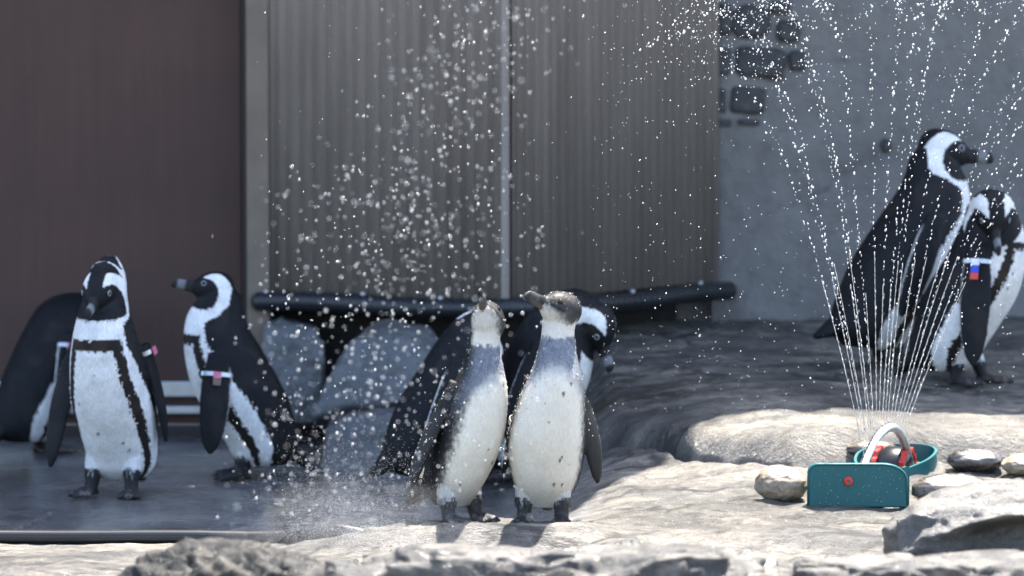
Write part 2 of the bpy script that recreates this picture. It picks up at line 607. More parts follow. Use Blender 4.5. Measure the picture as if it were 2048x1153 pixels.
def corrugated(name, a, b, z0, z1, parent):
    d = (b - a)
    L = d.length
    d = d / L
    nrm = Vector((d.y, -d.x))
    if nrm.y > 0:
        nrm = -nrm
    pitch, dep = 0.0435, 0.0075
    n = int(L / pitch * 12)
    V, Fc = [], []
    for i in range(n + 1):
        s = L * i / n
        ph = (s / pitch) % 1.0
        tri = abs(ph * 2 - 1)
        h = dep * float(sstep(0.22, 0.62, np.array(tri)))
        p = a + d * s + nrm * h
        V += [(p.x, p.y, z0), (p.x, p.y, z1)]
    for i in range(n):
        Fc.append((2 * i, 2 * i + 2, 2 * i + 3, 2 * i + 1))
    o = obj(name, mesh_np(name, V, Fc), M['siding'], parent)
    sm = o.modifiers.new('thickness', 'SOLIDIFY')
    sm.thickness = 0.002
    return o


def prism(name, poly, z0, z1, material, parent=None, bevel=0.0):
    bm = bmesh.new()
    lo = [bm.verts.new((x, y, z0)) for x, y in poly]
    hi = [bm.verts.new((x, y, z1)) for x, y in poly]
    n = len(poly)
    bm.faces.new(lo[::-1])
    bm.faces.new(hi)
    for i in range(n):
        bm.faces.new((lo[i], lo[(i + 1) % n], hi[(i + 1) % n], hi[i]))
    bmesh.ops.recalc_face_normals(bm, faces=bm.faces[:])
    if bevel:
        bmesh.ops.bevel(bm, geom=bm.edges[:], offset=bevel, segments=2, affect='EDGES', profile=0.6)
    return bm_obj(name, bm, material, parent)


# --- brown metal door on the left
dr = empty('sliding_door', (-1.6, YD, 0))
tag(dr, 'large brown painted metal door panel behind the penguins', 'door')


def dbox(name, lo, hi, m, bevel=0.004, par=dr):
    return box(name, tuple(a - b for a, b in zip(lo, dr.location)), tuple(a - b for a, b in zip(hi, dr.location)), m, par, bevel)


dbox('panel', (-3.6, YD, 0.035), (-0.803, YD + 0.05, WALL_TOP), M['door'])
dbox('panel_edge', (-0.801, YD - 0.012, 0.035), (-0.782, YD + 0.055, WALL_TOP), M['door_dark'])
dbox('bottom_rail', (-3.5, YD - 0.022, 0.118), (-0.81, YD - 0.004, 0.163), M['aluminium'], 0.003)
dbox('bottom_track', (-3.5, YD - 0.03, 0.068), (-0.81, YD - 0.004, 0.090), M['aluminium'], 0.003)
dbox('threshold', (-3.6, YD - 0.02, -0.05), (-0.79, YD + 0.06, 0.03), M['door_dark'], 0.006)

# --- corrugated siding
sd = empty('corrugated_wall', (PT_C.x, PT_C.y, 0))
tag(sd, 'grey corrugated metal siding above the black pipe', 'wall')
off = Vector((PT_C.x, PT_C.y))
corrugated('siding_sheet', PT_L - off, Vector((-0.010, 0.006)), Z_SID, WALL_TOP, sd)
corrugated('siding_sheet', Vector((0.012, 0.030)), PT_R - off, Z_SID, WALL_TOP, sd)
dl = (PT_C - PT_L).normalized()
drr = (PT_R - PT_C).normalized()
prism('corner_trim', [(-0.013, 0.000), (0.0, -0.006), (0.011, 0.010), (0.010, 0.045), (-0.012, 0.05)], Z_SID - 0.02, WALL_TOP, M['siding'], sd, 0.002)
prism('side_post', [(-0.068 + PT_L.x - off.x, -0.02 + PT_L.y - off.y), (-0.002 + PT_L.x - off.x, -0.02 + PT_L.y - off.y),
                    (-0.002 + PT_L.x - off.x, 0.10 + PT_L.y - off.y), (-0.068 + PT_L.x - off.x, 0.10 + PT_L.y - off.y)], 0.0, WALL_TOP, M['post'], sd, 0.004)
prism('foundation', [(PT_L.x - 0.06 - off.x, PT_L.y + 0.12 - off.y), (-0.02, 0.28), (PT_R.x - 0.12 - off.x, PT_R.y + 0.08 - off.y),
                     (PT_R.x - off.x, 1.6), (PT_L.x - 0.06 - off.x, 1.6)], -0.05, Z_SID - 0.01, M['dark_gap'], sd)
# flat backing above, so that no sky shows through behind the sheets
prism('backing', [(PT_L.x + 0.02 - off.x, PT_L.y + 0.03 - off.y), (-0.02, 0.075), (PT_R.x - 0.05 - off.x, PT_R.y + 0.03 - off.y),
                  (PT_R.x - off.x, 1.55), (PT_L.x - off.x, 1.55)], Z_SID - 0.005, WALL_TOP - 0.01, M['old_brick'], sd)

# --- black pipe along the foot of the siding
pp = empty('drain_pipe', (PT_C.x, PT_C.y, Z_SID))
tag(pp, 'black rubber pipe along the foot of the corrugated siding', 'pipe')
ctrl = []
for s in np.linspace(-0.07, 1.0, 6):
    q = PT_L + (PT_C - PT_L) * s - off
    ctrl.append((q.x, q.y - 0.042, -0.018 + 0.004 * math.sin(s * 7)))
for s in np.linspace(0.1, 1.03, 6):
    q = PT_C + (PT_R - PT_C) * s - off
    ctrl.append((q.x + 0.03, q.y - 0.04, -0.022 - 0.006 * s + 0.004 * math.sin(s * 9)))
pts = catmull(ctrl, 260)
rad = [0.028 * (1 + 0.05 * math.sin(i * 1.9)) for i in range(260)]
for e in range(3):
    rad[e] *= 0.6 + 0.15 * e
    rad[-1 - e] *= 0.6 + 0.15 * e
obj('tube', tube_mesh('tube', pts, rad, 18), M['black_pipe'], pp)
for k in (8, 52, 88, 132, 150, 196, 238):
    bm = bmesh.new()
    bmesh.ops.create_cone(bm, cap_ends=True, segments=10, radius1=0.009, radius2=0.006, depth=0.008)
    bmesh.ops.rotate(bm, verts=bm.verts, cent=(0, 0, 0), matrix=Matrix.Rotation(R(62), 3, 'X'))
    bmesh.ops.translate(bm, verts=bm.verts, vec=Vector(pts[k]) + Vector((0, -0.017, 0.031)))
    bm_obj('rivet', bm, M['aluminium'], pp, True)

# --- stucco wall with bare stones
sw = empty('stucco_wall', (PT_R.x + 0.02, 12.14, 0))
tag(sw, 'grey rough stucco wall with patches of bare stone', 'wall')


def build_stucco():
    xs = np.arange(-0.03, 2.6, 0.012)
    zs = np.arange(0.1, 1.7, 0.012)
    XX, ZZ = np.meshgrid(xs, zs)
    p = np.stack([XX.ravel(), ZZ.ravel(), np.zeros(XX.size)], 1)
    y = 0.012 * fbm(p * 2.2, 4, 51) + 0.004 * fbm(p * 12, 4, 55)
    V = np.stack([XX.ravel(), y, ZZ.ravel()], 1)
    nx, nz = len(xs), len(zs)
    idx = np.arange(nx * nz).reshape(nz, nx)
    q = np.stack([idx[:-1, :-1], idx[:-1, 1:], idx[1:, 1:], idx[1:, :-1]], -1).reshape(-1, 4)
    obj('plaster', mesh_np('plaster', V, q), M['stucco'], sw)
    box('wall_body', (-0.34, 0.05, -0.1), (2.62, 0.25, WALL_TOP), M['stucco'], sw)
    box('upper_plaster', (-0.02, -0.005, 1.69), (2.6, 0.06, WALL_TOP), M['stucco'], sw)


build_stucco()
stone_px = [(1500, 44, 84, 70, 0.6), (1450, 40, 26, 64, 0.2), (1577, 62, 46, 44, 0.25), (1560, 16, 40, 26, 0.3),
            (1446, 126, 34, 58, 0.16), (1519, 126, 100, 60, 0.16), (1594, 122, 34, 40, 0.3),
            (1442, 201, 22, 54, 0.16), (1494, 201, 70, 54, 0.16), (1447, 246, 34, 16, 0.2), (1497, 245, 46, 13, 0.3), (1772, 292, 22, 30, 0.6)]


def stone_mesh(w, h, d, rnd, seed):
    bm = bmesh.new()
    bmesh.ops.create_icosphere(bm, subdivisions=3, radius=1.0)
    P = np.array([v.co[:] for v in bm.verts])
    ex = 2.0 / max(0.25, rnd * 1.6)
    nrm = (np.abs(P) ** ex).sum(1) ** (1 / ex)
    P = P / nrm[:, None]
    P *= (1 + 0.07 * fbm(P * 2.4, 4, seed))[:, None]
    P *= np.array([w / 2, d, h / 2])
    for v, c in zip(bm.verts, P):
        v.co = c
    me = bpy.data.meshes.new('stone')
    bm.to_mesh(me)
    bm.free()
    return me


for i, (px, py, w, h, rnd) in enumerate(stone_px):
    c = at(px, py, 12.14) - sw.location
    k = 12.14 / F_PX
    s = obj('stone', stone_mesh(w * k, h * k, 0.014, rnd, 60 + i), M['old_brick'], sw)
    s.location = (c.x, -0.002, c.z)
    s.rotation_euler = (0, R(random.uniform(-4, 4)), 0)

# --- unseen roof added overhead, its edge traced back from the wanted shade line
H_ROOF = 3.1
edge_ground = [(-3.6, 9.24, 0.0), (-1.35, 9.22, 0.0), (-0.9, 9.21, 0.0), (-0.30, 9.24, 0.0), (0.0, 9.30, 0.04), (0.13, 9.40, 0.07),
               (0.24, 9.58, 0.10), (0.40, 9.80, 0.16), (0.50, 9.97, 0.22), (0.86, 10.03, 0.23), (1.35, 10.05, 0.23), (3.4, 10.1, 0.23)]
edge = []
for x, y, z in edge_ground:
    t = (H_ROOF - z) / SUN.z
    edge.append((x + SUN.x * t, y + SUN.y * t))
rf = prism('roof_overhang', [(p[0], p[1]) for p in edge] + [(edge[-1][0], 14.0), (edge[0][0], 14.0)], H_ROOF, H_ROOF + 0.08, M['roof'])
tag(rf, 'unseen flat grey roof overhang, its edge shaped to cast the yard shade', 'roof')


# ------------------------------------------------------------------ rocks
def rock_obj(name, loc, size, seed, material, label, amp=0.22, freq=1.3, octs=5, flat=None, rot=0.0, sub=6, cat='rock', group=None, carve=None, box_e=2.0):
    bm = bmesh.new()
    bmesh.ops.create_icosphere(bm, subdivisions=sub, radius=1.0)
    P = np.array([v.co[:] for v in bm.verts])
    if box_e != 2.0:
        P = P / ((np.abs(P) ** box_e).sum(1) ** (1 / box_e))[:, None]
    n = fbm(P * freq + seed, octs, seed, 0.52)
    rdg = np.abs(fbm(P * freq * 2.1 + seed * 2, 3, seed + 9))
    P = P * (1 + amp * n * 0.8 - amp * 0.6 * rdg)[:, None]
    if flat is not None:
        P[:, 2] = np.where(P[:, 2] > flat, flat + (P[:, 2] - flat) * 0.25, P[:, 2])
    P = P * np.array(size)
    if carve:
        for (c, r, depth) in carve:
            d = np.sqrt((((P - np.array(c)) / np.array(r)) ** 2).sum(1))
            w = (1 - sstep(0.45, 1.0, d))
            P[:, 1] += depth * w
    for v, c in zip(bm.verts, P):
        v.co = c
    o = bm_obj(name, bm, material, None, True)
    o.location = loc
    o.rotation_euler = (0, 0, rot)
    tag(o, label, cat, group)
    return o


def hull_rock(front, Y, depth, label, seed, material, back_dz=0.0, amp=0.012):
    """angular rock: front outline given as picture points at depth Y, drawn back by depth"""
    P = [at(px, py, Y + dy) for px, py, dy in front]
    c = sum(P, Vector()) / len(P)
    base = Vector((c.x, c.y, 0))
    bm = bmesh.new()
    for p in P:
        bm.verts.new(p - base)
        q = p - base
        bm.verts.new((q.x * 0.9, q.y + depth, q.z + back_dz))
        bm.verts.new((q.x * 1.02, q.y + depth * .5, min(q.z, q.z * .6)))
    bmesh.ops.convex_hull(bm, input=bm.verts[:])
    bmesh.ops.delete(bm, geom=[v for v in bm.verts if not v.link_faces], context='VERTS')
    me = bpy.data.meshes.new('tmp')
    bm.to_mesh(me)
    bm.free()
    tmp = bpy.data.objects.new('tmp', me)
    COL.objects.link(tmp)
    md = tmp.modifiers.new('r', 'REMESH')
    md.mode = 'VOXEL'
    md.voxel_size = 0.007
    md = tmp.modifiers.new('s', 'SMOOTH')
    md.factor = 0.5
    md.iterations = 4
    m2 = bpy.data.meshes.new_from_object(tmp.evaluated_get(bpy.context.evaluated_depsgraph_get()))
    bpy.data.objects.remove(tmp)
    n = len(m2.vertices)
    co = np.empty(n * 3); no = np.empty(n * 3)
    m2.vertices.foreach_get('co', co); m2.vertices.foreach_get('normal', no)
    co = co.reshape(-1, 3); no = no.reshape(-1, 3)
    d = amp * fbm(co * 7 + seed, 4, seed) - amp * .6 * np.abs(fbm(co * 16 + seed, 3, seed + 4))
    m2.vertices.foreach_set('co', (co + no * d[:, None]).ravel())
    m2.update()
    m2.name = 'boulder'
    o = obj('boulder', m2, material)
    o.location = base
    return tag(o, label, 'rock')


hull_rock([(622, 835, 0), (650, 765, .02), (700, 690, .05), (752, 655, .08), (868, 662, .10), (905, 720, 0), (880, 800, 0), (790, 806, -.03), (690, 812, -.02)], 10.85, 0.22,
          'slanting angular grey boulder with a flat top beneath the black pipe', 3, M['rock_grey'])
hull_rock([(640, 950, -.05), (650, 850, .0), (700, 828, .02), (830, 822, .02), (900, 860, 0), (900, 960, -.05)], 10.72, 0.25,
          'low flat grey rock under the slanting boulder', 8, M['rock_grey'])
hull_rock([(523, 850, 0), (524, 650, .05), (560, 634, .06), (628, 655, .04), (650, 720, .0), (640, 850, 0)], 11.32, 0.14,
          'upright grey rock beside the side post of the siding', 15, M['rock_grey'])

# foreground, out of focus
rock_obj('boulder', (-0.545, 7.62, 0.012), (0.27, 0.16, 0.19), 22, M['rock_dark'], 'dark pitted wet rock in front of the black hose', 0.20, 2.4, 7)
rock_obj('boulder', (0.10, 7.55, 0.025), (0.56, 0.20, 0.205), 27, M['rock_rough'], 'broad pale broken rock below the two young penguins', 0.30, 2.6, 6, flat=0.8)
rock_obj('boulder', (0.80, 7.62, 0.03), (0.40, 0.20, 0.165), 33, M['rock_rough'], 'low white sunlit rock in front of the hollowed boulder', 0.30, 2.4, 6, flat=0.8)
rock_obj('boulder', (1.15, 8.42, 0.085), (0.34, 0.17, 0.165), 41, M['rock'], 'pale sunlit boulder with a dark hollow beside the sprinkler', 0.13, 1.3, 6,
         carve=[((0.0, -0.14, 0.02), (0.26, 0.16, 0.075), 0.13)])

# stones round the sprinkler
def stone(px, py, Y, size, seed, m, label, rot=0.0, amp=0.12):
    p = at(px, py, Y)
    z = gz(p.x, Y)
    return rock_obj('stone', (p.x, Y, z + size[2] * 0.86), size, seed, m, label, amp, 1.1, 5, rot=rot, sub=5, cat='stone')


stone(1563, 985, 9.32, (0.062, 0.045, 0.043), 5, M['stone_tan'], 'pale tan lumpy stone leaning on the teal sprinkler')
stone(1742, 915, 9.74, (0.072, 0.05, 0.024), 12, M['stone_brown'], 'long brown wet pebble behind the silver spray tube', 0.15, 0.08)
stone(1950, 930, 9.62, (0.074, 0.05, 0.032), 19, M['stone_dark'], 'dark brown rounded stone against the rear of the sprinkler', -0.1, 0.08)
stone(1905, 975, 9.30, (0.10, 0.05, 0.042), 25, M['stone_brown'], 'flat grey brown stone lying along the side of the sprinkler', 0.1, 0.08)
stone(2050, 925, 9.58, (0.06, 0.05, 0.028), 29, M['stone_tan'], 'sandy coloured stone next to the dark brown stone', 0.3, 0.1)

# hose on the floor
hp = [(-2.3, 9.09, 0.0), (-1.7, 9.12, 0), (-1.3, 9.15, 0), (-0.95, 9.15, 0), (-0.6, 9.13, 0), (-0.42, 9.10, 0), (-0.3, 9.06, 0), (-0.22, 9.0, 0.0)]
hc = catmull(hp, 120)
hz = ground_height(hc[:, 0], hc[:, 1])
hc[:, 2] = np.convolve(np.pad(hz, 4, 'edge'), np.ones(9) / 9, 'valid') + 0.0165 - 0.05 * sstep(-0.42, -0.24, hc[:, 0])
ho = obj('garden_hose', tube_mesh('garden_hose', hc, 0.0165, 16), M['hose'])
tag(ho, 'thick black hose lying across the wet floor', 'hose')


# ------------------------------------------------------------------ sprinkler
def build_sprinkler():
    A = Vector((0.822, 9.27, 0))
    B = Vector((0.975, 9.71, 0))
    z0 = gz(0.80, 9.30) + 0.002
    root = empty('sprinkler', (A.x, A.y, z0))
    root.rotation_euler = (0, 0, 0)
    tag(root, 'teal plastic oscillating sprinkler with an arched silver spray tube', 'sprinkler')
    ax = (B - A)
    # plan outline of the sled: front plate, waist, round rear
    half = [(-0.110, 0.008, 0.094), (-0.112, 0.022, 0.096), (-0.085, 0.08, 0.080), (-0.050, 0.17, 0.062), (-0.055, 0.25, 0.064), (-0.090, 0.33, 0.078),
            (-0.098, 0.40, 0.092), (-0.075, 0.455, 0.100), (-0.03, 0.48, 0.104)]
    plan = [(x, y, h) for x, y, h in half] + [(-x, y, h) for x, y, h in half[::-1]]

    def skew(x, y):
        return Vector((x + y * ax.x / 0.46, y * ax.y / 0.46, 0))

    C = catmull(plan, 140)
    V, Fc = [], []
    cen = np.array([0, 0.24])
    for i, (x, y, h) in enumerate(C):
        j0, j1 = C[max(i - 1, 0)], C[min(i + 1, len(C) - 1)]
        t = Vector((j1[0] - j0[0], j1[1] - j0[1]))
        t.normalize()
        nn = Vector((-t.y, t.x))
        if i == 0 or i == len(C) - 1:
            nn = Vector((1 if x < 0 else -1, 0))
        o = skew(x, y)
        inn = skew(x, y) - Vector((nn.x, nn.y, 0)) * 0.007
        inn2 = skew(x, y) + Vector((nn.x, nn.y, 0)) * 0.007
        # pick the inward side
        if (inn2.xy - skew(0, 0.24).xy).length < (inn.xy - skew(0, 0.24).xy).length:
            inn = inn2
        V += [(o.x, o.y, 0.0), (o.x, o.y, h), (inn.x, inn.y, h), (inn.x, inn.y, 0.0)]
    n = len(C)
    for i in range(n - 1):
        a, b = 4 * i, 4 * (i + 1)
        for k in range(4):
            Fc.append((a + k, a + (k + 1) % 4, b + (k + 1) % 4, b + k))
    Fc.append((0, 3, 2, 1))
    Fc.append((4 * n - 4, 4 * n - 3, 4 * n - 2, 4 * n - 1))
    bm = bmesh.new()
    me = mesh_np('side_rails', V, Fc)
    bm.from_mesh(me)
    bmesh.ops.recalc_face_normals(bm, faces=bm.faces[:])
    o = bm_obj('side_rails', bm, M['teal'], root, True)
    md = o.modifiers.new('es', 'EDGE_SPLIT')
    md.split_angle = R(40)
    # front end plate with rounded shoulders
    bm = bmesh.new()
    w, h, r = 0.119, 0.106, 0.040
    poly = [(-w, 0), (w + 0.004, 0)]
    for k in range(9):
        a = R(90) * k / 8
        poly.append((w - r * 1.5 + r * 1.5 * math.cos(a), h - r * 0.95 + r * 0.95 * math.sin(a)))
    for k in range(9):
        a = R(90) + R(90) * k / 8
        poly.append((-w + r * 0.6 + r * 0.6 * math.cos(a), h - r * 0.6 + r * 0.6 * math.sin(a)))
    f = [bm.verts.new((x, -0.006, z)) for x, z in poly]
    b = [bm.verts.new((x, 0.010, z)) for x, z in poly]
    bm.faces.new(f[::-1])
    bm.faces.new(b)
    for i in range(len(poly)):
        j = (i + 1) % len(poly)
        bm.faces.new((f[i], f[j], b[j], b[i]))
    bmesh.ops.recalc_face_normals(bm, faces=bm.faces[:])
    es = [e for e in bm.edges if abs(e.verts[0].co.y - e.verts[1].co.y) < 1e-6]
    bmesh.ops.bevel(bm, geom=es, offset=0.0035, segments=3, affect='EDGES', profile=0.5)
    bm_obj('end_plate', bm, M['teal'], root, False)
    rim = [(x * .985, -0.0065, z if z < .02 else z - .003) for x, z in poly[2:]]
    rim = [(poly[1][0] * .975, -0.0065, 0.004)] + rim + [(poly[0][0] * .985, -0.0065, 0.004)]
    obj('plate_rim', tube_mesh('plate_rim', rim, 0.0028, 8), M['teal'], root)
    # red screw on the plate
    kn = Vector((-0.022, -0.010, 0.063))
    bm = bmesh.new()
    bmesh.ops.create_cone(bm, cap_ends=True, segments=12, radius1=0.012, radius2=0.0095, depth=0.012)
    bmesh.ops.bevel(bm, geom=bm.edges[:], offset=0.0012, segments=1, affect='EDGES')
    bmesh.ops.rotate(bm, verts=bm.verts, cent=(0, 0, 0), matrix=Matrix.Rotation(R(90), 3, 'X'))
    s = bm_obj('screw_cap', bm, M['red'], root)
    s.location = kn
    bm = bmesh.new()
    bmesh.ops.create_cone(bm, cap_ends=True, segments=10, radius1=0.0045, radius2=0.0045, depth=0.003)
    bmesh.ops.rotate(bm, verts=bm.verts, cent=(0, 0, 0), matrix=Matrix.Rotation(R(90), 3, 'X'))
    q = bm_obj('screw_hole', bm, M['stone_dark'], s)
    q.location = (0, -0.0065, 0)
    # motor barrel with two toothed red rings
    mc = skew(0.0, 0.365) + Vector((0, 0, 0.052))
    ra = R(-24)
    bm = bmesh.new()
    prof = [(-0.044, 0.030), (-0.040, 0.046), (-0.02, 0.055), (0.0, 0.057), (0.02, 0.055), (0.040, 0.046), (0.044, 0.030)]
    rings = []
    for u, rr in prof:
        rings.append([bm.verts.new((u, rr * math.cos(2 * math.pi * k / 32), rr * math.sin(2 * math.pi * k / 32))) for k in range(32)])
    for r0, r1 in zip(rings[:-1], rings[1:]):
        for k in range(32):
            bm.faces.new((r0[k], r0[(k + 1) % 32], r1[(k + 1) % 32], r1[k]))
    bm.faces.new(rings[0][::-1])
    bm.faces.new(rings[-1])
    bmesh.ops.recalc_face_normals(bm, faces=bm.faces[:])
    mo = bm_obj('motor', bm, M['black_plastic'], root, True)
    mo.location = mc
    mo.rotation_euler = (0, 0, ra)
    for u in (-0.036, 0.036):
        bm = bmesh.new()
        nt_ = 48
        r_in = 0.044
        L0, L1 = [], []
        for k in range(nt_):
            rr = 0.0585 if (k // 2) % 2 == 0 else 0.0525
            a = 2 * math.pi * k / nt_
            L0.append((bm.verts.new((-0.006, rr * math.cos(a), rr * math.sin(a))), bm.verts.new((-0.006, r_in * math.cos(a), r_in * math.sin(a)))))
            L1.append((bm.verts.new((0.006, rr * math.cos(a), rr * math.sin(a))), bm.verts.new((0.006, r_in * math.cos(a), r_in * math.sin(a)))))
        for k in range(nt_):
            j = (k + 1) % nt_
            bm.faces.new((L0[k][0], L0[j][0], L1[j][0], L1[k][0]))
            bm.faces.new((L0[k][1], L1[k][1], L1[j][1], L0[j][1]))
            bm.faces.new((L0[k][0], L0[k][1], L0[j][1], L0[j][0]))
            bm.faces.new((L1[k][0], L1[j][0], L1[j][1], L1[k][1]))
        bmesh.ops.recalc_face_normals(bm, faces=bm.faces[:])
        tr = bm_obj('toothed_ring', bm, M['red'], mo)
        tr.location = (u, 0, 0)
    # arched spray tube
    def loc(p):
        return Vector(p) - root.location
    ap = [loc(at(1722, 945, 9.315)), loc(at(1738, 905, 9.37)), loc(at(1757, 872, 9.43)), loc(at(1783, 855, 9.50)), loc(at(1803, 872, 9.56)), loc(at(1815, 910, 9.61)), loc(at(1826, 958, 9.64))]
    pts_ = catmull([tuple(p) for p in ap], 60)
    tube = obj('spray_tube', tube_mesh('spray_tube', pts_, 0.0108, 16), M['aluminium'], root)
    tube['label'] = 'arched silver metal tube with a row of nozzle holes'
    nozzles = []
    for k in np.linspace(6, 40, 18).astype(int):
        p = Vector(pts_[k])
        t = (Vector(pts_[k + 1]) - Vector(pts_[k - 1])).normalized()
        out = (Vector((-0.35, 0, 1)) - t * t.dot(Vector((-0.35, 0, 1)))).normalized()
        bm = bmesh.new()
        bmesh.ops.create_cone(bm, cap_ends=True, segments=8, radius1=0.0028, radius2=0.0018, depth=0.005)
        nz_ = bm_obj('nozzle', bm, M['stone_dark'], tube)
        nz_.location = p + out * 0.0112
        nz_.rotation_euler = out.to_track_quat('Z', 'Y').to_euler()
        nozzles.append(p + root.location)
    bx = jr0.uniform(-.11, .11, 70)
    bz = jr0.uniform(.006, .095, 70)
    drops_mesh('water_beads', np.stack([bx, np.full(70, -.0065), bz], 1), jr0.uniform(.0005, .0016, 70), root)
    return nozzles




# ------------------------------------------------------------------ penguins
ADULT = [  # h, fwd centre, z, depth radius, lateral radius
    (.038, -.062, .038, .058, .060), (.062, -.062, .062, .086, .082), (.094, -.058, .094, .098, .092), (.147, -.036, .147, .110, .100),
    (.215, -.004, .215, .121, .105), (.27, .020, .27, .119, .103), (.34, .046, .34, .106, .094), (.40, .064, .40, .089, .080),
    (.445, .067, .445, .076, .064), (.485, .058, .485, .060, .053), (.512, .060, .512, .046, .044)]
YOUNG = [
    (.042, -.042, .042, .048, .052), (.09, -.038, .09, .084, .077), (.14, -.022, .14, .098, .091), (.20, 0.0, .20, .104, .0965), (.26, .018, .26, .100, .090),
    (.32, .034, .32, .088, .078), (.36, .042, .36, .076, .066), (.40, .046, .40, .060, .052), (.44, .045, .44, .048, .0435), (.47, .045, .47, .045, .0405), (.50, .05, .50, .04, .039)]


def loft(C, A, B, rf, rb, rl, seg=44):
    n = len(C)
    th = np.arange(seg) * 2 * np.pi / seg
    ct, st = np.cos(th), np.sin(th)
    V = []
    for i in range(n):
        r = np.where(ct > 0, rf[i], rb[i])
        V.append(C[i][None] + A[i][None] * (r * ct)[:, None] + B[i][None] * (rl[i] * st)[:, None])
    V = np.concatenate(V)
    Fc = []
    for i in range(n - 1):
        for k in range(seg):
            k2 = (k + 1) % seg
            Fc.append((i * seg + k, i * seg + k2, (i + 1) * seg + k2, (i + 1) * seg + k))
    Fc.append(tuple(range(seg - 1, -1, -1)))
    Fc.append(tuple(range((n - 1) * seg, n * seg)))
    return V, Fc, th


BLK = np.array([0.0075, 0.0085, 0.011])
BAND = np.array([0.016, 0.013, 0.012])
WHT = np.array([0.80, 0.80, 0.80])
CRM = np.array([0.74, 0.70, 0.62])


def adult_body_col(h, th, nz):
    a = np.degrees(np.abs(th)) + nz * 3
    hh = h + nz * 0.003
    t1 = np.interp(hh, [.06, .1, .2, .3, .36, .40], [62, 58, 48, 38, 35, 33])
    t2 = np.interp(hh, [.06, .1, .2, .3, .36, .40], [74, 75, 68, 55, 52, 52])
    t3 = np.interp(hh, [.06, .1, .2, .3, .37, .41, .43, .445, .47, .52], [98, 100, 96, 78, 64, 62, 66, 92, 104, 108])
    c = np.tile(BLK, (len(h), 1))
    white = np.where(hh > .508, (a > 78) & (a < 100), a < t3)
    c[white] = WHT
    band = (a > t1) & (a < t2) & (hh < .385)
    cross = (hh > .366) & (hh < .392) & (a < t2)
    c[band | cross] = BAND
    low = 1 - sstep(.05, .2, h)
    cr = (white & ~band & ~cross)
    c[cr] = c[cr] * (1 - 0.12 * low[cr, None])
    belly = (a < t1) & (hh < .35)
    c[belly] = c[belly] * (0.6 + 0.4 * np.array([1, .97, .9]))
    return c


def adult_head_col(u, v, w, nz, under, skull):
    u = u + nz * 0.0015
    v = v + nz * 0.0015
    aw = np.abs(w)
    m = ((u - .024) / .039) ** 2 + ((v + .016) / .040) ** 2
    o = ((u - .008) / .058) ** 2 + ((v + .010) / .052) ** 2
    front = (u > .03) & (v < .012) & (v > -.054)
    c = np.where(skull[:, None] | (v > -.02)[:, None], BLK[None], under)
    wh = (o < 1) & (m > 1) & ((aw > .0185) | (v < -0.02)) & (u < .046)
    wh |= (v < -.040) & (m > 1) & (u > -.03) & skull
    c[wh] = WHT
    c[(m <= 1) | front] = BLK
    return c


def young_body_col(h, th, nz):
    a = np.degrees(np.abs(th)) + nz * 6
    dark = np.array([0.014, 0.0145, 0.016])
    slate = np.array([0.225, 0.245, 0.285])
    white = np.array([0.84, 0.775, 0.655])
    wmix = 1 - sstep(56, 84, a)
    c = dark[None] * (1 - wmix[:, None]) + white[None] * wmix[:, None]
    hj = h + nz * 0.007
    up = sstep(.345, .415, hj + (a / 90.0) ** 2 * 0.09) * (1 - sstep(.448, .462, hj))
    sl = (slate[None] * (1 + 0.22 * nz)[:, None].clip(.4, 1.6)) * (1 - sstep(60, 110, a))[:, None] + dark[None] * sstep(60, 110, a)[:, None]
    c = c * (1 - up[:, None]) + sl * up[:, None]
    col = sstep(.45, .46, hj)
    coll = CRM[None] * (1 - sstep(85, 115, a))[:, None] + dark[None] * 1.6 * sstep(85, 115, a)[:, None]
    c = c * (1 - col[:, None]) + coll * col[:, None]
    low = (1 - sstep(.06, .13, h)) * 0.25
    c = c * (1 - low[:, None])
    return c


def young_head_col(u, v, w, nz):
    dark = np.array([0.016, 0.016, 0.016])
    cheek = np.array([0.07, 0.065, 0.06])
    k = sstep(-.040, -.012, v - 0.30 * np.clip(u, 0, 1) + nz * 0.007 + 0.25 * np.clip(-u - .01, 0, 1))
    c = CRM[None] * 0.86 * (1 - k[:, None]) + cheek[None] * k[:, None]
    k2 = sstep(-.010, .014, v + nz * 0.006 + 0.2 * np.clip(-u, 0, 1))
    c = c * (1 - k2[:, None]) + dark[None] * k2[:, None]
    gp = (1 - sstep(.0012, .0035, np.abs(v + .009 - 0.10 * u))) * sstep(.004, .016, u)
    c = c * (1 - 0.85 * gp[:, None])
    return c


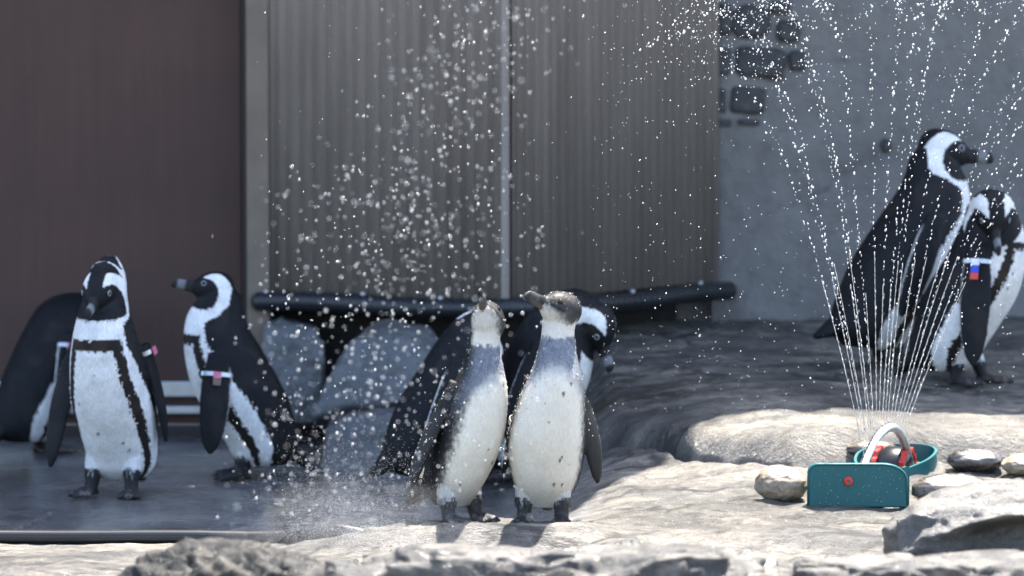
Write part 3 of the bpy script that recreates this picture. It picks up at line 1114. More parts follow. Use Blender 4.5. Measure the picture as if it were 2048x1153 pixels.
def build_penguin(spec):
    s = spec.get('scale', 1.0)
    young = spec.get('young', False)
    st = spec.get('stations', YOUNG if young else ADULT)
    voxel = spec.get('voxel', 0.0036)
    lean = R(spec.get('lean', 0))
    fwd, lat, up = np.array([0, -1.0, 0]), np.array([1.0, 0, 0]), np.array([0, 0, 1.0])
    NR = 110
    # spine
    rows = []
    for r in st:
        h, c, z, rd, rl = r[:5]
        al = R(r[5]) if len(r) > 5 else 0.0
        xo = r[6] if len(r) > 6 else 0.0
        if 'xoff' in spec:
            xo += np.interp(h, *spec['xoff'])
        c2, z2 = c * math.cos(lean) + z * math.sin(lean), -c * math.sin(lean) + z * math.cos(lean)
        rows.append((h, c2, z2, rd * (1 + spec.get('slim', 1)) / 2, rl * spec.get('slim', 1), al + lean, xo))
    Rw = catmull(rows, NR)
    C = np.stack([Rw[:, 6], -Rw[:, 1], Rw[:, 2]], 1)
    ca, sa = np.cos(Rw[:, 5])[:, None], np.sin(Rw[:, 5])[:, None]
    A = fwd[None] * ca - up[None] * sa
    B = np.tile(lat, (NR, 1))
    parts = []   # verts, faces, id, param array (n,3)
    V, Fc, th = loft(C, A, B, Rw[:, 3], Rw[:, 3], Rw[:, 4], 110)
    th2 = (th + np.pi) % (2 * np.pi) - np.pi
    prm = np.stack([np.repeat(Rw[:, 0], len(th)), np.tile(th2, NR), np.zeros(NR * len(th))], 1)
    parts.append((V, Fc, 0, prm))

    def sag(c, z, x=0.0):
        return np.array([x, -(c * math.cos(lean) + z * math.sin(lean)), -c * math.sin(lean) + z * math.cos(lean)])

    # tail
    t0, t1 = sag(-.10, .105), sag(*spec.get('tail', (-.195, .018)))
    n = 14
    k = np.linspace(0, 1, n)
    TC = t0[None] * (1 - k)[:, None] + t1[None] * k[:, None]
    td = (t1 - t0) / np.linalg.norm(t1 - t0)
    TA = np.cross(td, lat)
    rl = np.interp(k, [0, .5, 1], [.060, .042, .012])
    rt = np.interp(k, [0, .5, 1], [.045, .022, .006])
    V, Fc, th_ = loft(TC, np.tile(TA, (n, 1)), np.tile(lat, (n, 1)), rt, rt, rl, 24)
    parts.append((V, Fc, 5, np.zeros((len(V), 3))))
    # head frame
    hc, hz_ = spec['head'][:2]
    hx = spec['head'][2] if len(spec['head']) > 2 else 0.0
    H = sag(hc, hz_, hx)
    yaw, pit, rol = [R(a) for a in spec.get('head_rot', (0, 0, 0))]
    Rm = Matrix.Rotation(yaw, 3, 'Z') @ Matrix.Rotation(-pit, 3, 'X') @ Matrix.Rotation(rol, 3, 'Y')
    U = np.array(Rm @ Vector((0, -1, 0)))
    Vv = np.array(Rm @ Vector((0, 0, 1)))
    W = np.array(Rm @ Vector((1, 0, 0)))
    hs = spec.get('head_scale', 1.0)
    # skull as loft along U
    us = np.array([-.052, -.049, -.041, -.026, -.006, .014, .030, .042, .050, .054])
    hv = np.array([.006, .018, .031, .041, .0435, .040, .032, .0235, .016, .009])
    hw = np.array([.006, .018, .030, .038, .0405, .0375, .030, .021, .013, .008])
    cv = np.array([.004, .004, .004, .003, .001, 0, -.001, -.003, -.005, -.006])
    S = catmull(np.stack([us, hv, hw, cv], 1), 34) * hs
    SC = H[None] + U[None] * S[:, :1] + Vv[None] * S[:, 3:4]
    V, Fc, th_ = loft(SC, np.tile(Vv, (34, 1)), np.tile(W, (34, 1)), S[:, 1], S[:, 1], S[:, 2], 32)
    parts.append((V, Fc, 1, np.zeros((len(V), 3))))
    # neck bridge from last spine ring to the head
    nb = 24
    k = np.linspace(0, 1, nb)[:, None]
    p0, p1 = C[-14], H - U * 0.010 * hs - Vv * 0.006
    NC = p0[None] * (1 - k) + p1[None] * k
    na = p1 - p0
    na = na / (np.linalg.norm(na) + 1e-9)
    NA = A[-1] - na * np.dot(A[-1], na)
    NA = NA / np.linalg.norm(NA)
    NB = np.cross(NA, na)
    r0 = Rw[-14, 3] * .96
    r1 = .037 * hs
    rr = (r0 * (1 - k) + r1 * k)[:, 0]
    rl_ = (Rw[-14, 4] * .96 * (1 - k) + r1 * k)[:, 0]
    if np.dot(NB, lat) < 0:
        NB = -NB
    V, Fc, th_ = loft(NC, np.tile(NA, (nb, 1)), np.tile(NB, (nb, 1)), rr, rr, rl_, 72)
    th3 = (th_ + np.pi) % (2 * np.pi) - np.pi
    hh0 = Rw[-14, 0]
    prm = np.stack([np.repeat(np.linspace(hh0, .505, nb), 72), np.tile(th3, nb), np.zeros(nb * 72)], 1)
    parts.append((V, Fc, 0, prm))
    # bill: upper and lower mandible, hooked tip
    ub = np.array([.030, .045, .058, .072, .086, .097, .104, .107])
    hb = np.array([.0190, .0180, .0160, .0140, .0132, .0122, .0090, .003])
    wb = np.array([.0150, .0120, .0098, .0082, .0072, .0062, .0048, .002])
    cb = np.array([-.004, -.005, -.006, -.006, -.006, -.0070, -.0095, -.0125])
    S = catmull(np.stack([ub, hb, wb, cb], 1), 24) * hs
    SC = H[None] + U[None] * S[:, :1] + Vv[None] * S[:, 3:4]
    V, Fc, th_ = loft(SC, np.tile(Vv, (24, 1)), np.tile(W, (24, 1)), S[:, 1], S[:, 1], S[:, 2], 20)
    parts.append((V, Fc, 6, np.stack([np.repeat(S[:, 0] / hs, 20), np.tile(np.cos(th_), 24), np.zeros(480)], 1)))
    # flippers
    flips = []
    for side, fl in zip((-1, 1), spec['flippers']):
        sh, tip = np.array(fl['s']), np.array(fl['t'])
        sh = sag(sh[1], sh[2], sh[0])
        tip = sag(tip[1], tip[2], tip[0])
        mid = (sh + tip) / 2 + np.array([fl.get('bx', side * .015), -fl.get('bf', 0.0), 0])
        n = 30
        k = np.linspace(0, 1, n)[:, None]
        P = (1 - k) ** 2 * sh[None] + 2 * k * (1 - k) * mid[None] + k ** 2 * tip[None]
        T = np.gradient(P, axis=0)
        T /= np.linalg.norm(T, axis=1)[:, None]
        ch = np.array([math.sin(R(fl.get('ca', 0))), -math.cos(R(fl.get('ca', 0))), 0.0])
        CH = ch[None] - T * (T @ ch)[:, None]
        CH /= np.linalg.norm(CH, axis=1)[:, None]
        TH = np.cross(T, CH)
        outer = np.array([side, 0, 0])
        sg = np.sign((TH @ outer).mean()) or 1
        TH = TH * sg
        wd = fl.get('w', .034) * np.interp(k[:, 0], [0, .08, .25, .5, .75, .92, 1], [.62, .72, .95, 1.0, .86, .55, .12])
        tk = np.interp(k[:, 0], [0, .2, .6, 1], [.014, .0095, .0075, .004])
        V, Fc, th_ = loft(P, CH, TH, wd, wd, tk, 24)
        prm = np.stack([np.repeat(k[:, 0], 24), np.tile(np.cos(th_), n), np.tile(np.sin(th_), n)], 1)
        parts.append((V, Fc, 2, prm))
        flips.append((P, CH, TH, wd, tk, T))
    # legs and feet
    feet = spec.get('feet', ((-.045, 0.0, 0), (.045, 0.0, 0)))
    for fx, ff, frot in feet:
        hip = np.array([fx * .9, .012 - ff * 0.2, .10])
        ank = np.array([fx, -ff + 0.0, .020])
        n = 12
        k = np.linspace(0, 1, n)[:, None]
        P = hip[None] * (1 - k) + ank[None] * k
        rr = np.interp(k[:, 0], [0, .4, .75, 1], [.027, .024, .018, .017])
        V, Fc, th_ = loft(P, np.tile(np.array([0, -1.0, 0]), (n, 1)), np.tile(lat, (n, 1)), rr, rr, rr, 20)
        parts.append((V, Fc, 4, np.stack([np.repeat(k[:, 0], 20), np.zeros(n * 20), np.zeros(n * 20)], 1)))
        for da, ln in ((-24, .068), (0, .080), (24, .068), (165, .022)):
            a = R(da + frot)
            d = np.array([math.sin(a), -math.cos(a), 0])
            l2 = np.array([d[1], -d[0], 0])
            n = 10
            k = np.linspace(0, 1, n)
            P = ank[None] + d[None] * (k * ln)[:, None] + up[None] * (np.interp(k, [0, .3, .8, 1], [0, -.006, -.0105, -.014]))[:, None]
            rr = np.interp(k, [0, .4, .8, 1], [.015, .0105, .0095, .004])
            hgt = np.interp(k, [0, .4, .8, 1], [.014, .010, .0085, .004])
            V, Fc, th_ = loft(P, np.tile(up, (n, 1)), np.tile(l2, (n, 1)), hgt, hgt, rr, 14)
            parts.append((V, Fc, 7, np.zeros((len(V), 3))))
        # web between the toes
        d = np.array([math.sin(R(frot)), -math.cos(R(frot)), 0])
        l2 = np.array([d[1], -d[0], 0])
        n = 8
        k = np.linspace(0, 1, n)
        P = ank[None] + d[None] * (k * .058)[:, None] + up[None] * (-.011 - .0015 * k)[:, None]
        rr = np.interp(k, [0, 1], [.012, .026])
        V, Fc, th_ = loft(P, np.tile(up, (n, 1)), np.tile(l2, (n, 1)), np.full(n, .005), np.full(n, .005), rr, 16)
        parts.append((V, Fc, 7, np.zeros((len(V), 3))))
    # join, remesh, smooth
    VV, FF, ID, PR = [], [], [], []
    base = 0
    for V, Fc, pid, prm in parts:
        VV.append(V)
        FF += [tuple(i + base for i in f) for f in Fc]
        ID.append(np.full(len(V), pid))
        PR.append(prm)
        base += len(V)
    VV, ID, PR = np.concatenate(VV), np.concatenate(ID), np.concatenate(PR)
    me = mesh_np('tmp', VV, FF)
    bm = bmesh.new()
    bm.from_mesh(me)
    bmesh.ops.recalc_face_normals(bm, faces=bm.faces[:])
    bm.to_mesh(me)
    bm.free()
    tmp = bpy.data.objects.new('tmp', me)
    COL.objects.link(tmp)
    md = tmp.modifiers.new('r', 'REMESH')
    md.mode = 'VOXEL'
    md.voxel_size = voxel / s
    md = tmp.modifiers.new('s', 'SMOOTH')
    md.factor = 0.5
    md.iterations = 3
    dg = bpy.context.evaluated_depsgraph_get()
    body = bpy.data.meshes.new_from_object(tmp.evaluated_get(dg))
    bpy.data.objects.remove(tmp)
    nv = len(body.vertices)
    co = np.empty(nv * 3)
    body.vertices.foreach_get('co', co)
    co = co.reshape(-1, 3)
    kd = kdtree.KDTree(len(VV))
    for i, v in enumerate(VV):
        kd.insert(v, i)
    kd.balance()
    near = np.array([kd.find(c)[1] for c in co])
    ids, pr = ID[near], PR[near]
    nz = fbm(co * 140 + spec['seed'], 2, spec['seed'])
    col = np.tile(BLK, (nv, 1))
    m = ids == 0
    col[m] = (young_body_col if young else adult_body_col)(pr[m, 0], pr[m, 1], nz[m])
    rel = (co - H) / hs
    u, v, w = rel @ U, rel @ Vv, rel @ W
    # head pattern fades into the neck by distance from the skull
    dist = np.sqrt(u ** 2 + v ** 2 + w ** 2)
    if young:
        m = (ids == 1) | ((ids == 0) & (dist < .046) & (v > -.034))
        col[m] = young_head_col(u[m], v[m], w[m], nz[m])
    else:
        m = (ids == 1) | ((ids == 0) & (dist < .078) & (v > -.058) & (u > -.045))
        col[m] = adult_head_col(u[m], v[m], w[m], nz[m], col[m], ids[m] == 1)
    m = ids == 6
    bc = np.tile(np.array([0.02, 0.02, 0.021]), (m.sum(), 1))
    ub_ = u[m]
    k = sstep(.068, .076, ub_) * (1 - sstep(.088, .095, ub_)) * (0.10 if young else 0.55)
    bc = bc * (1 - k[:, None]) + np.array([0.33, 0.34, 0.36])[None] * k[:, None]
    if young:
        lo_ = sstep(-.010, -.016, v[m]) * (1 - sstep(.080, .095, ub_))
        bc = bc * (1 - lo_[:, None]) + np.array([0.11, 0.09, 0.075])[None] * lo_[:, None]
    col[m] = bc
    m = ids == 2
    s_, cc, ss = pr[m, 0], pr[m, 1], pr[m, 2]
    outc = np.array([0.009, 0.009, 0.0095]) if young else BLK
    inn = np.array([0.06, 0.055, 0.048]) if young else np.array([0.09, 0.09, 0.09])
    nn = fbm(co[m] * 90 + 5, 2, 77)
    kk = sstep(-.25, .1, -ss) * sstep(-.35, .25, nn) * (1 - sstep(.82, .95, s_)) * (1 - sstep(.75, .95, np.abs(cc)))
    fc = outc[None] * (1 - kk[:, None]) + inn[None] * kk[:, None]
    eg = sstep(.86, .95, -cc) * (1 - sstep(.8, .9, s_)) * sstep(.1, .2, s_) * 0.8
    fc = fc * (1 - eg[:, None]) + (WHT * .8)[None] * eg[:, None]
    col[m] = fc
    m = ids == 4
    leg = (np.array([0.04, 0.038, 0.036]) if young else np.array([0.02, 0.02, 0.022]))
    kk = sstep(.36, .50, pr[m, 0] + nz[m] * .10)
    top = (np.array([0.55, .53, .49]) if young else WHT * .8)
    col[m] = top[None] * (1 - kk[:, None]) + leg[None] * kk[:, None]
    m = ids == 7
    nn = fbm(co[m] * 70, 2, 91)
    kk = sstep(.15, .5, nn)
    col[m] = np.array([0.03, 0.029, 0.03])[None] * (1 - kk[:, None]) + np.array([0.12, 0.10, 0.095])[None] * kk[:, None]
    m = ids == 5
    col[m] = (np.array([0.025, 0.025, 0.025]) if young else BLK)
    # dark belly flecks
    fr = np.random.default_rng(spec['seed'])
    bel = np.where((ids == 0) & (pr[:, 0] > .10) & (pr[:, 0] < (.36 if young else .34)) & (np.abs(pr[:, 1]) < 0.9))[0]
    fleck_pts = []
    if len(bel):
        for _ in range(spec.get('flecks', 9)):
            c = co[fr.choice(bel)]
            rr = fr.uniform(.0022, .0048)
            d = np.linalg.norm(co - c, axis=1)
            kk = (1 - sstep(rr * .5, rr * 1.3, d))[:, None] * 0.85
            col = col * (1 - kk) + np.array([0.05, 0.045, 0.04])[None] * kk
    wr = sstep(.1, .7, fbm(co * 14 + spec['seed'], 4, 8))[:, None] * (col.mean(1) < .05)[:, None]
    col = col * (1 + wr * np.array([1.1, .75, .45])[None])
    col = col * (1 + (0.05 if young else 0.14) * fbm(co * 35, 3, 5))[:, None]
    col = np.clip(col, 0.003, 0.85)
    ca_ = body.color_attributes.new('plumage', 'FLOAT_COLOR', 'POINT')
    ca_.data.foreach_set('color', np.concatenate([col, np.ones((nv, 1))], 1).ravel())
    body.name = 'body'
    wetmat = M['plumage_wet'] if young else M['plumage']
    x, y = spec['pos']
    z = spec.get('z', None)
    if z is None:
        z = gz(x, y) + 0.0
    root = empty('penguin', (x, y, z), R(spec['yaw']))
    root.scale = (s, s, s)
    tag(root, spec['label'], 'penguin', spec.get('group'))
    obj('body', body, wetmat, root)
    # feathers: small blades lying on the skin
    nrm = np.empty(nv * 3)
    body.vertices.foreach_get('normal', nrm)
    nrm = nrm.reshape(-1, 3)
    ok = np.where((ids == 0) | (ids == 1) | (ids == 5) | ((ids == 4) & (pr[:, 0] < .62)) | ((ids == 2) & (pr[:, 0] < .25)))[0]
    ok = ok[(col[ok].mean(1) < .35) | (fr.random(len(ok)) < .12)]
    nf = min(spec.get('feathers', 9000), len(ok))
    pick = fr.choice(ok, nf, replace=False)
    p, nn, cc = co[pick], nrm[pick], col[pick]
    d = np.tile(np.array([0, .35, -1.0]), (nf, 1))
    hd = ids[pick] == 1
    d[hd] = (-U * .9 + np.array([0, 0, -.6]))[None]
    d = d + fr.normal(0, .22, (nf, 3))
    d = d - nn * (d * nn).sum(1)[:, None]
    d /= np.linalg.norm(d, axis=1)[:, None] + 1e-9
    sd_ = np.cross(nn, d)
    pale = cc.mean(1) > .35
    L = fr.uniform(.0045, .0085, nf)[:, None] * np.where(hd, .6, 1.0)[:, None] * np.where(pale, .75, 1.0)[:, None]
    lg = (ids[pick] == 4)
    L[lg] *= 2.2
    wdt = L * .16
    lift = fr.uniform(.05, .22 if young else .14, nf)[:, None] * np.where(pale, .5, 1.0)[:, None]
    b0 = p - nn * .001 + sd_ * wdt
    b1 = p - nn * .001 - sd_ * wdt
    t_ = p + d * L + nn * L * lift
    mid_ = p + d * L * .55 + nn * (L * lift * .75)
    V = np.stack([b0, b1, mid_ - sd_ * wdt * .8, t_, mid_ + sd_ * wdt * .8], 1).reshape(-1, 3)
    ii = np.arange(nf) * 5
    me = mesh_np('feathers', V, np.stack([ii, ii + 1, ii + 2, ii + 3, ii + 4], 1))
    jc = np.clip(cc * fr.uniform(.9, 1.08, (nf, 1)), .004, .85)
    fa = me.color_attributes.new('plumage', 'FLOAT_COLOR', 'POINT')
    fa.data.foreach_set('color', np.concatenate([np.repeat(jc, 5, 0), np.ones((nf * 5, 1))], 1).ravel())
    fo = obj('feathers', me, wetmat, root)
    tag(fo, kind='stuff')
    # eyes
    for sgn in (-1, 1):
        e = H + (U * .0265 + Vv * .0095 + W * sgn * .0285) * hs
        bm = bmesh.new()
        bmesh.ops.create_uvsphere(bm, u_segments=14, v_segments=10, radius=.0062 * hs)
        eo = bm_obj('eye', bm, M['eye'], root, True)
        eo.location = e
        if not young:
            rn = Vector(W * sgn + U * .25)
            pts_ = []
            q = rn.to_track_quat('Z', 'Y').to_matrix()
            for a in range(17):
                an = 2 * math.pi * a / 16
                pts_.append(q @ Vector((math.cos(an) * .0058 * hs, math.sin(an) * .0058 * hs, .0034 * hs)))
            ro = obj('eye_ring', tube_mesh('eye_ring', pts_, .0011 * hs, 6), M['eye_ring'], eo)
    # flipper band
    for side, cols_, at_s, lab in spec.get('bands', []):
        P, CH, TH, wd, tk, T = flips[0 if side < 0 else 1]
        i = int(at_s * 29)
        pts_ = []
        for a in range(25):
            an = 2 * math.pi * a / 24
            pts_.append(P[i] + CH[i] * (wd[i] + .003) * math.cos(an) + TH[i] * (tk[i] + .0045) * math.sin(an))
        V, Fc = [], []
        for k_, q in enumerate(pts_):
            ov = (q - P[i])
            ov = ov / np.linalg.norm(ov)
            for dt, dr_ in ((-.0055, 0), (.0055, 0), (.0055, .0022), (-.0055, .0022)):
                V.append(q + T[i] * dt + ov * dr_)
        for k_ in range(24):
            a0, b0_ = 4 * k_, 4 * (k_ + 1)
            for j in range(4):
                Fc.append((a0 + j, a0 + (j + 1) % 4, b0_ + (j + 1) % 4, b0_ + j))
        bo = obj('flipper_band', mesh_np('flipper_band', V, Fc), M['aluminium'], root, False)
        bo['label'] = lab
        fside = spec.get('tag_face', 1)
        pos = P[i] + TH[i] * fside * (tk[i] + .0075)
        for j, cn in enumerate(cols_):
            ln = .019
            c = pos + T[i] * (j * ln + .004) + TH[i] * fside * (.002 + .002 * j)
            bm = bmesh.new()
            box_bm(bm, (-.0105, -ln / 2 + .0004, -.0024), (.0105, ln / 2 - .0004, .0024), .0012)
            mt = Matrix((CH[i], T[i], np.cross(CH[i], T[i]))).transposed()
            tg = bm_obj('colour_tag', bm, M[cn], bo, False)
            tg.matrix_local = Matrix.Translation(c) @ mt.to_4x4()
    # beads of water on the back, crown and shoulders of the sunlit birds
    if young:
        upv = np.where((nrm[:, 2] > .05) & ((ids == 1) | (ids == 0) | (ids == 2)) & (pr[:, 0] < 2))[0]
        upv = fr.choice(upv, 420)
        drops_mesh('water_beads', co[upv] + nrm[upv] * .0012, fr.uniform(.0007, .0017, 420), root)
    return root


ICO = None


def drops_mesh(name, P, rad, parent=None, stretch=None, sub=1, octa=False):
    """many small water drops as one mesh"""
    bm = bmesh.new()
    bmesh.ops.create_icosphere(bm, subdivisions=sub, radius=1.0)
    bv = np.array([v.co[:] for v in bm.verts])
    bf = np.array([[v.index for v in f.verts] for f in bm.faces])
    bm.free()
    if octa:
        bv = np.array([(1, 0, 0), (-1, 0, 0), (0, 1, 0), (0, -1, 0), (0, 0, 1), (0, 0, -1)], float)
        bf = np.array([(0, 2, 4), (2, 1, 4), (1, 3, 4), (3, 0, 4), (2, 0, 5), (1, 2, 5), (3, 1, 5), (0, 3, 5)])
    n, k = len(P), len(bv)
    if stretch is None:
        V = P[:, None, :] + bv[None] * np.asarray(rad)[:, None, None]
    else:  # stretch: (n,3) vector added along a direction
        ln = np.linalg.norm(stretch, axis=1, keepdims=True)
        d = stretch / (ln + 1e-12)
        along = (bv @ d.T).T                     # n,k
        V = P[:, None, :] + bv[None] * np.asarray(rad)[:, None, None] + along[..., None] * stretch[:, None, :]
    Fc = (bf[None] + (np.arange(n) * k)[:, None, None]).reshape(-1, 3)
    me = bpy.data.meshes.new(name)
    me.vertices.add(n * k)
    me.vertices.foreach_set('co', V.reshape(-1))
    me.loops.add(Fc.size)
    me.loops.foreach_set('vertex_index', Fc.ravel())
    me.polygons.add(len(Fc))
    me.polygons.foreach_set('loop_start', np.arange(0, Fc.size, 3))
    me.polygons.foreach_set('loop_total', np.full(len(Fc), 3))
    me.update(calc_edges=True)
    o = obj(name, me, M['drop'], parent)
    tag(o, kind='stuff')
    return o


FL = lambda s, t, **k: dict(s=s, t=t, **k)
SPECS = [
    dict(seed=1, label='adult penguin facing the viewer with head lowered, black chest band and white belly', pos=(-1.031, 10.10), yaw=-14, z=0.0, scale=1.06,
         head=(.094, .508), head_rot=(2, -24, 0), head_scale=1.08, slim=.94,
         stations=ADULT[:8] + [(.45, .066, .45, .076, .066), (.485, .058, .490, .064, .056), (.50, .046, .53, .054, .050), (.512, .034, .562, .042, .038), (.53, .022, .590, .018, .016)],
         flippers=(FL((-.080, .03, .375), (-.165, .005, .065), ca=62, w=.036, bx=-.02), FL((.084, .02, .375), (.118, -.045, .13), w=.030, bx=.02)),
         feet=((-.055, .015, -12), (.050, .02, 14)), bands=[(1, ['tag_pink'], .10, 'metal flipper band with a pink tag')], feathers=9000, tag_face=1),
    dict(seed=2, label='adult penguin in profile with raised bill and a pink and brown flipper tag', pos=(-0.729, 10.5), yaw=-80, z=0.0, scale=1.0,
         head=(.074, .514), head_rot=(-4, 12, 0), head_scale=1.06,
         flippers=(FL((-.085, .02, .36), (-.13, -.05, .12), w=.034), FL((.088, .070, .345), (.128, .098, .080), w=.042, bx=.02)),
         bands=[(1, ['tag_pink', 'tag_brown'], .22, 'metal flipper band with pink and brown tags')], feathers=9000),
    dict(seed=3, label='hunched dark penguin with a pink and white flipper tag by the brown door', pos=(-1.335, 11.15), yaw=118, z=0.0, scale=1.0,
         stations=ADULT[:6] + [(.34, .050, .33, .112, .10, 8), (.40, .085, .385, .098, .088, 25), (.44, .125, .40, .078, .068, 45), (.48, .16, .395, .058, .05, 65), (.51, .185, .38, .045, .042, 80)],
         head=(.20, .365), head_rot=(0, -35, 0), flippers=(FL((-.090, .04, .345), (-.138, -.01, .09), w=.036, bx=-.02), FL((.098, .035, .33), (.135, -.03, .09), w=.036)),
         bands=[(-1, ['tag_pink', 'tag_white'], .16, 'metal flipper band with pink and white tags')], feathers=5000, flecks=3),
    dict(seed=4, label='dark penguin seen from behind between the slanting boulder and the smaller young penguin', pos=(-0.205, 10.22), yaw=112, z=0.0, scale=0.98, lean=6,
         stations=ADULT[:7] + [(.40, .066, .395, .089, .080, 8), (.445, .085, .43, .074, .062, 25), (.485, .105, .455, .056, .05, 40), (.512, .12, .465, .046, .044, 50)],
         head=(.098, .455), head_rot=(60, -28, 0), flippers=(FL((-.088, .0, .36), (-.135, -.10, .065), w=.032, bx=-.02), FL((.095, .01, .36), (.135, -.085, .065), w=.032)), feathers=5000, flecks=2),
    dict(seed=5, label='preening penguin with its bill tucked down behind the taller young penguin', pos=(0.062, 10.38), yaw=80, z=0.0, scale=1.06,
         stations=ADULT[:6] + [(.34, .040, .335, .108, .096, 5), (.40, .060, .39, .09, .080, 18), (.44, .090, .425, .074, .062, 40), (.475, .120, .436, .058, .052, 75), (.51, .148, .425, .047, .045, 100)],
         head=(.158, .398), head_rot=(-26, -66, 0), head_scale=1.12, flippers=(FL((-.09, .03, .36), (-.125, -.05, .12)), FL((.095, .03, .36), (.13, -.04, .11))), feathers=5000, flecks=2),
    dict(seed=6, label='large adult penguin against the stucco wall, back turned and bill pointing sideways', pos=(1.035, 10.72), yaw=112, scale=1.18, lean=7,
         head=(.078, .512), head_rot=(-10, -4, 0), head_scale=1.16,
         flippers=(FL((-.09, .03, .36), (-.125, -.05, .12)), FL((.092, .03, .36), (.128, -.055, .10), w=.036)), tail=(-.20, .05), feathers=6000, flecks=3),
    dict(seed=7, label='penguin bowing its head to its chest, wearing a white, blue and red flipper tag', pos=(1.225, 10.48), yaw=70, scale=1.03,
         stations=ADULT[:6] + [(.34, .046, .335, .104, .094, 0), (.40, .062, .392, .088, .080, 6, -.006), (.44, .070, .436, .072, .064, 10, -.018), (.475, .072, .468, .060, .054, 16, -.036), (.50, .074, .475, .050, .048, 20, -.056)],
         head=(.078, .452, -.070), head_rot=(-62, -52, 0), head_scale=1.16,
         flippers=(FL((-.085, .045, .37), (-.135, .045, .06), w=.042, bx=-.02), FL((.09, .03, .36), (.125, -.05, .12))),
         feet=((-.05, -.02, 10), (.045, .03, 10)), bands=[(-1, ['tag_white', 'tag_blue', 'tag_red'], .14, 'metal flipper band with white, blue and red tags')], feathers=6000, tag_face=1),
    dict(seed=8, label='smaller young grey penguin leaning sideways with its bill raised, wet white belly', pos=(-0.118, 9.12), yaw=44, young=True, scale=0.95, lean=4.5, slim=.83, voxel=.0028,
         head=(.052, .514), head_rot=(-58, 50, 0), head_scale=1.04, flippers=(FL((-.042, .0, .352), (-.118, -.075, .07), w=.034, bx=-.026, ca=-12), FL((.045, .01, .34), (.112, -.03, .10), w=.028)),
         feathers=16000, flecks=6),
    dict(seed=9, label='taller young grey penguin standing upright with bill turned sideways, silver band on its flipper', pos=(0.072, 9.10), yaw=-4, young=True, scale=0.985, voxel=.0028,
         head=(.056, .518, .042), head_rot=(-48, 26, 0), head_scale=1.03, slim=.95, xoff=([0, .1, .2, .26, .32, .36, .5], [0.0, .004, .008, .016, .026, .034, .040]),
         flippers=(FL((-.028, .012, .352), (-.098, -.045, .095), w=.028, bx=-.022, ca=12), FL((.070, -.02, .335), (.128, -.05, .095), w=.034, bx=.022, ca=-35)),
         bands=[(-1, [], .42, 'plain silver flipper band')], feathers=18000, flecks=9),
]
for sp in SPECS:
    build_penguin(sp)

jr0 = np.random.default_rng(3)
NOZ = build_sprinkler()

# ------------------------------------------------------------------ water
JET_LABEL = 'thin broken jet of water drops rising from the sprinkler tube'
G9 = 9.81
jr = np.random.default_rng(77)
for i, nzp in enumerate(NOZ):
    f = i / (len(NOZ) - 1)
    ang = R(-12.5 + 32.0 * f + jr.normal(0, 1.0))
    v0 = 4.62 + jr.normal(0, .05)
    vx, vz = v0 * math.sin(ang), v0 * math.cos(ang)
    vy = jr.normal(0.02, .07)
    ts = []
    t = 0.012
    while t < vz / G9 * 1.25:
        ts.append(t)
        gap = (0.0014 + 0.0026 * min(1, t / .25)) * jr.uniform(.3, 1.8)
        if jr.random() < 0.10:
            gap += 0.006
        t += gap
    ts = np.array(ts)
    n = len(ts)
    sc_ = 0.0008 + 0.018 * (ts / .45) ** 1.6
    P = np.array(nzp)[None] + np.stack([vx * ts, vy * ts, vz * ts - G9 * ts ** 2 / 2], 1) + jr.normal(0, 1, (n, 3)) * sc_[:, None] * np.array([.55, .8, .6])
    # slow wander of the stream
    P[:, 0] += np.interp(ts, [0, .15, .3, .5], [0, jr.normal(0, .004), jr.normal(0, .010), jr.normal(0, .02)])
    rad = np.clip(.0013 * np.exp(jr.normal(0, .42, n)), .0005, .0028) * (0.62 + 0.5 * sstep(.05, .25, ts))
    vel = np.stack([np.full(n, vx), np.full(n, vy), vz - G9 * ts], 1)
    stc = vel * (0.0008 * np.exp(-ts / .10) + 0.0004)[:, None]
    # unbroken lower stream, beaded, then loose drops
    tb = np.linspace(0.0, 0.085 + jr.uniform(0, .03), 60)
    core = np.array(nzp)[None] + np.stack([vx * tb, vy * tb, vz * tb - G9 * tb ** 2 / 2], 1)
    rb_ = 0.0007 * (1 + 0.45 * np.sin(np.arange(60) * 1.7 + i)) * np.linspace(1, .8, 60)
    o = obj('water_jet', tube_mesh('water_jet', core, rb_, 8), M['drop'])
    tag(o, JET_LABEL, 'water jet', 'jets of the sprinkler')
    drops_mesh('drops', P, rad, o, stc)

# falling spray nearer the viewer, out of focus
def at_many(px, py, Y):
    return np.array([at(a, b, c)[:] for a, b, c in zip(px, py, Y)])


sr = np.random.default_rng(5)
ys = sr.uniform(-30, 1060, 1500)
cxs = np.interp(ys, [-30, 60, 130, 250, 330, 420, 550, 700, 850, 1000, 1060], [1010, 985, 930, 880, 850, 830, 770, 720, 690, 670, 690])
wds = np.interp(ys, [-30, 60, 200, 330, 420, 550, 700, 850, 1060], [95, 90, 80, 80, 105, 115, 110, 115, 120])
xs = cxs + sr.normal(0, 1, 1500) * wds
xs[:430] = sr.uniform(520, 1090, 430)
ys[:430] = sr.uniform(330, 1000, 430)
Yd = sr.normal(7.65, .45, 1500)
P = at_many(xs, ys, Yd)
o = drops_mesh('water_spray', P, np.clip(.00115 * np.exp(sr.normal(0, .32, 1500)), .0005, .0024), None, sr.normal(0, 1, (1500, 3)) * np.array([.0001, .0001, .0007]), 2)
tag(o, 'curtain of blurred water drops falling beside the two young penguins', 'water spray')
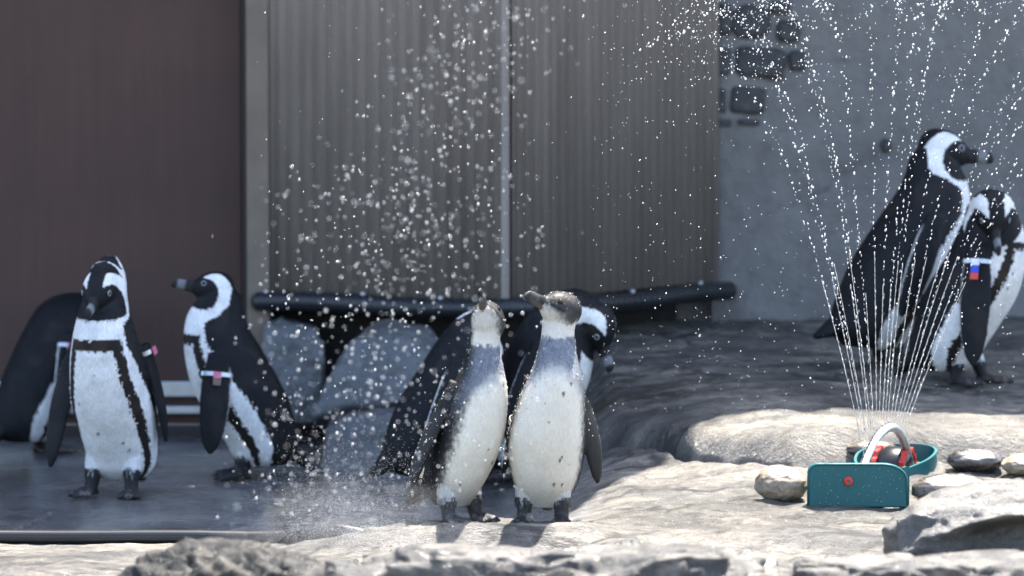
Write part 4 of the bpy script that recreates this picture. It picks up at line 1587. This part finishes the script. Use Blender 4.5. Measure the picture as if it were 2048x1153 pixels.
# finer drops drifting around the jets and the birds
n = 1500
xs = np.concatenate([sr.uniform(1180, 2060, 1000), sr.normal(1480, 90, 300), sr.uniform(500, 1250, 200)])
ys = np.concatenate([sr.uniform(-20, 840, 1000), sr.uniform(-20, 160, 300), sr.uniform(0, 1000, 200)])
P = at_many(xs, ys, sr.uniform(8.8, 9.6, n))
o = drops_mesh('water_droplets', P, sr.uniform(.0006, .0014, n) * np.where(sr.random(n) < .12, 1.6, 1.0))
tag(o, 'fine scattered water droplets drifting around the sprinkler jets', 'water droplets')
# mist where the spray hits the floor: fine drops inside soft low clouds of lit vapour
n = 9000
xs = sr.normal(690, 85, n)
ys = 1090 - np.abs(sr.normal(0, 1, n)) * 95
P = at_many(xs, ys, sr.uniform(8.5, 9.0, n))
zf = ground_height(P[:, 0], P[:, 1])
P[:, 2] = np.maximum(P[:, 2], zf + .002)
o = drops_mesh('splash_drops', P, sr.uniform(.0003, .0007, n), octa=True)
tag(o, 'tiny splashing droplets bouncing off the wet floor by the young penguins', 'water droplets')
mv = bpy.data.materials.new('lit_mist')
mv.use_nodes = True
mv.node_tree.nodes.remove(mv.node_tree.nodes['Principled BSDF'])
pv = mv.node_tree.nodes.new('ShaderNodeVolumePrincipled')
pv.inputs['Color'].default_value = (0.97, 0.98, 1, 1)
pv.inputs['Anisotropy'].default_value = 0.35
pv.inputs['Density'].default_value = 0.30
mv.node_tree.links.new(pv.outputs[0], mv.node_tree.nodes['Material Output'].inputs['Volume'])
bm = bmesh.new()
for (px, py, Y, rx, ry, rz) in ((745, 1085, 8.90, .09, .15, .06), (715, 1085, 8.92, .145, .17, .09), (725, 1085, 8.9, .205, .2, .12), (715, 1085, 8.9, .27, .21, .15), (735, 1085, 8.9, .35, .22, .06)):
    r = bmesh.ops.create_icosphere(bm, subdivisions=4, radius=1.0)
    c = at(px, py, Y)
    Pn = np.array([v.co[:] for v in r['verts']])
    k = 1 + 0.22 * fbm(Pn * 2.4 + px + py * .37, 4, 3)
    for v, p, kk in zip(r['verts'], Pn, k):
        v.co = c + Vector((p[0] * rx * kk, p[1] * ry * kk, p[2] * rz * kk))
o = bm_obj('splash_mist', bm, mv, None, True)
tag(o, 'pale mist of splashing spray over the floor by the young penguins', 'mist', kind='stuff')

# beads of water added as sun glints on the sunlit rock and on the dark foreground rocks
n = 1400
X = sr.uniform(0.12, 1.35, n)
Yb = sr.uniform(8.95, 10.0, n)
P = np.stack([X, Yb, ground_height(X, Yb) + .0004], 1)
o = drops_mesh('water_beads', P, sr.uniform(.0004, .0011, n))
tag(o, 'water beads added as sun glints over the pale sunlit rock around the sprinkler', 'water droplets')
for ro in [q for q in bpy.data.objects if q.name.startswith('boulder') and q.location.y < 8.0]:
    mm = ro.data
    nv = len(mm.vertices)
    co = np.empty(nv * 3); no = np.empty(nv * 3)
    mm.vertices.foreach_get('co', co); mm.vertices.foreach_get('normal', no)
    co = co.reshape(-1, 3); no = no.reshape(-1, 3)
    top = np.where((no[:, 2] > .1) & (co[:, 2] > .02))[0]
    pk = sr.choice(top, 260)
    drops_mesh('water_beads', co[pk] + no[pk] * .0006, sr.uniform(.0006, .0016, 260), ro)
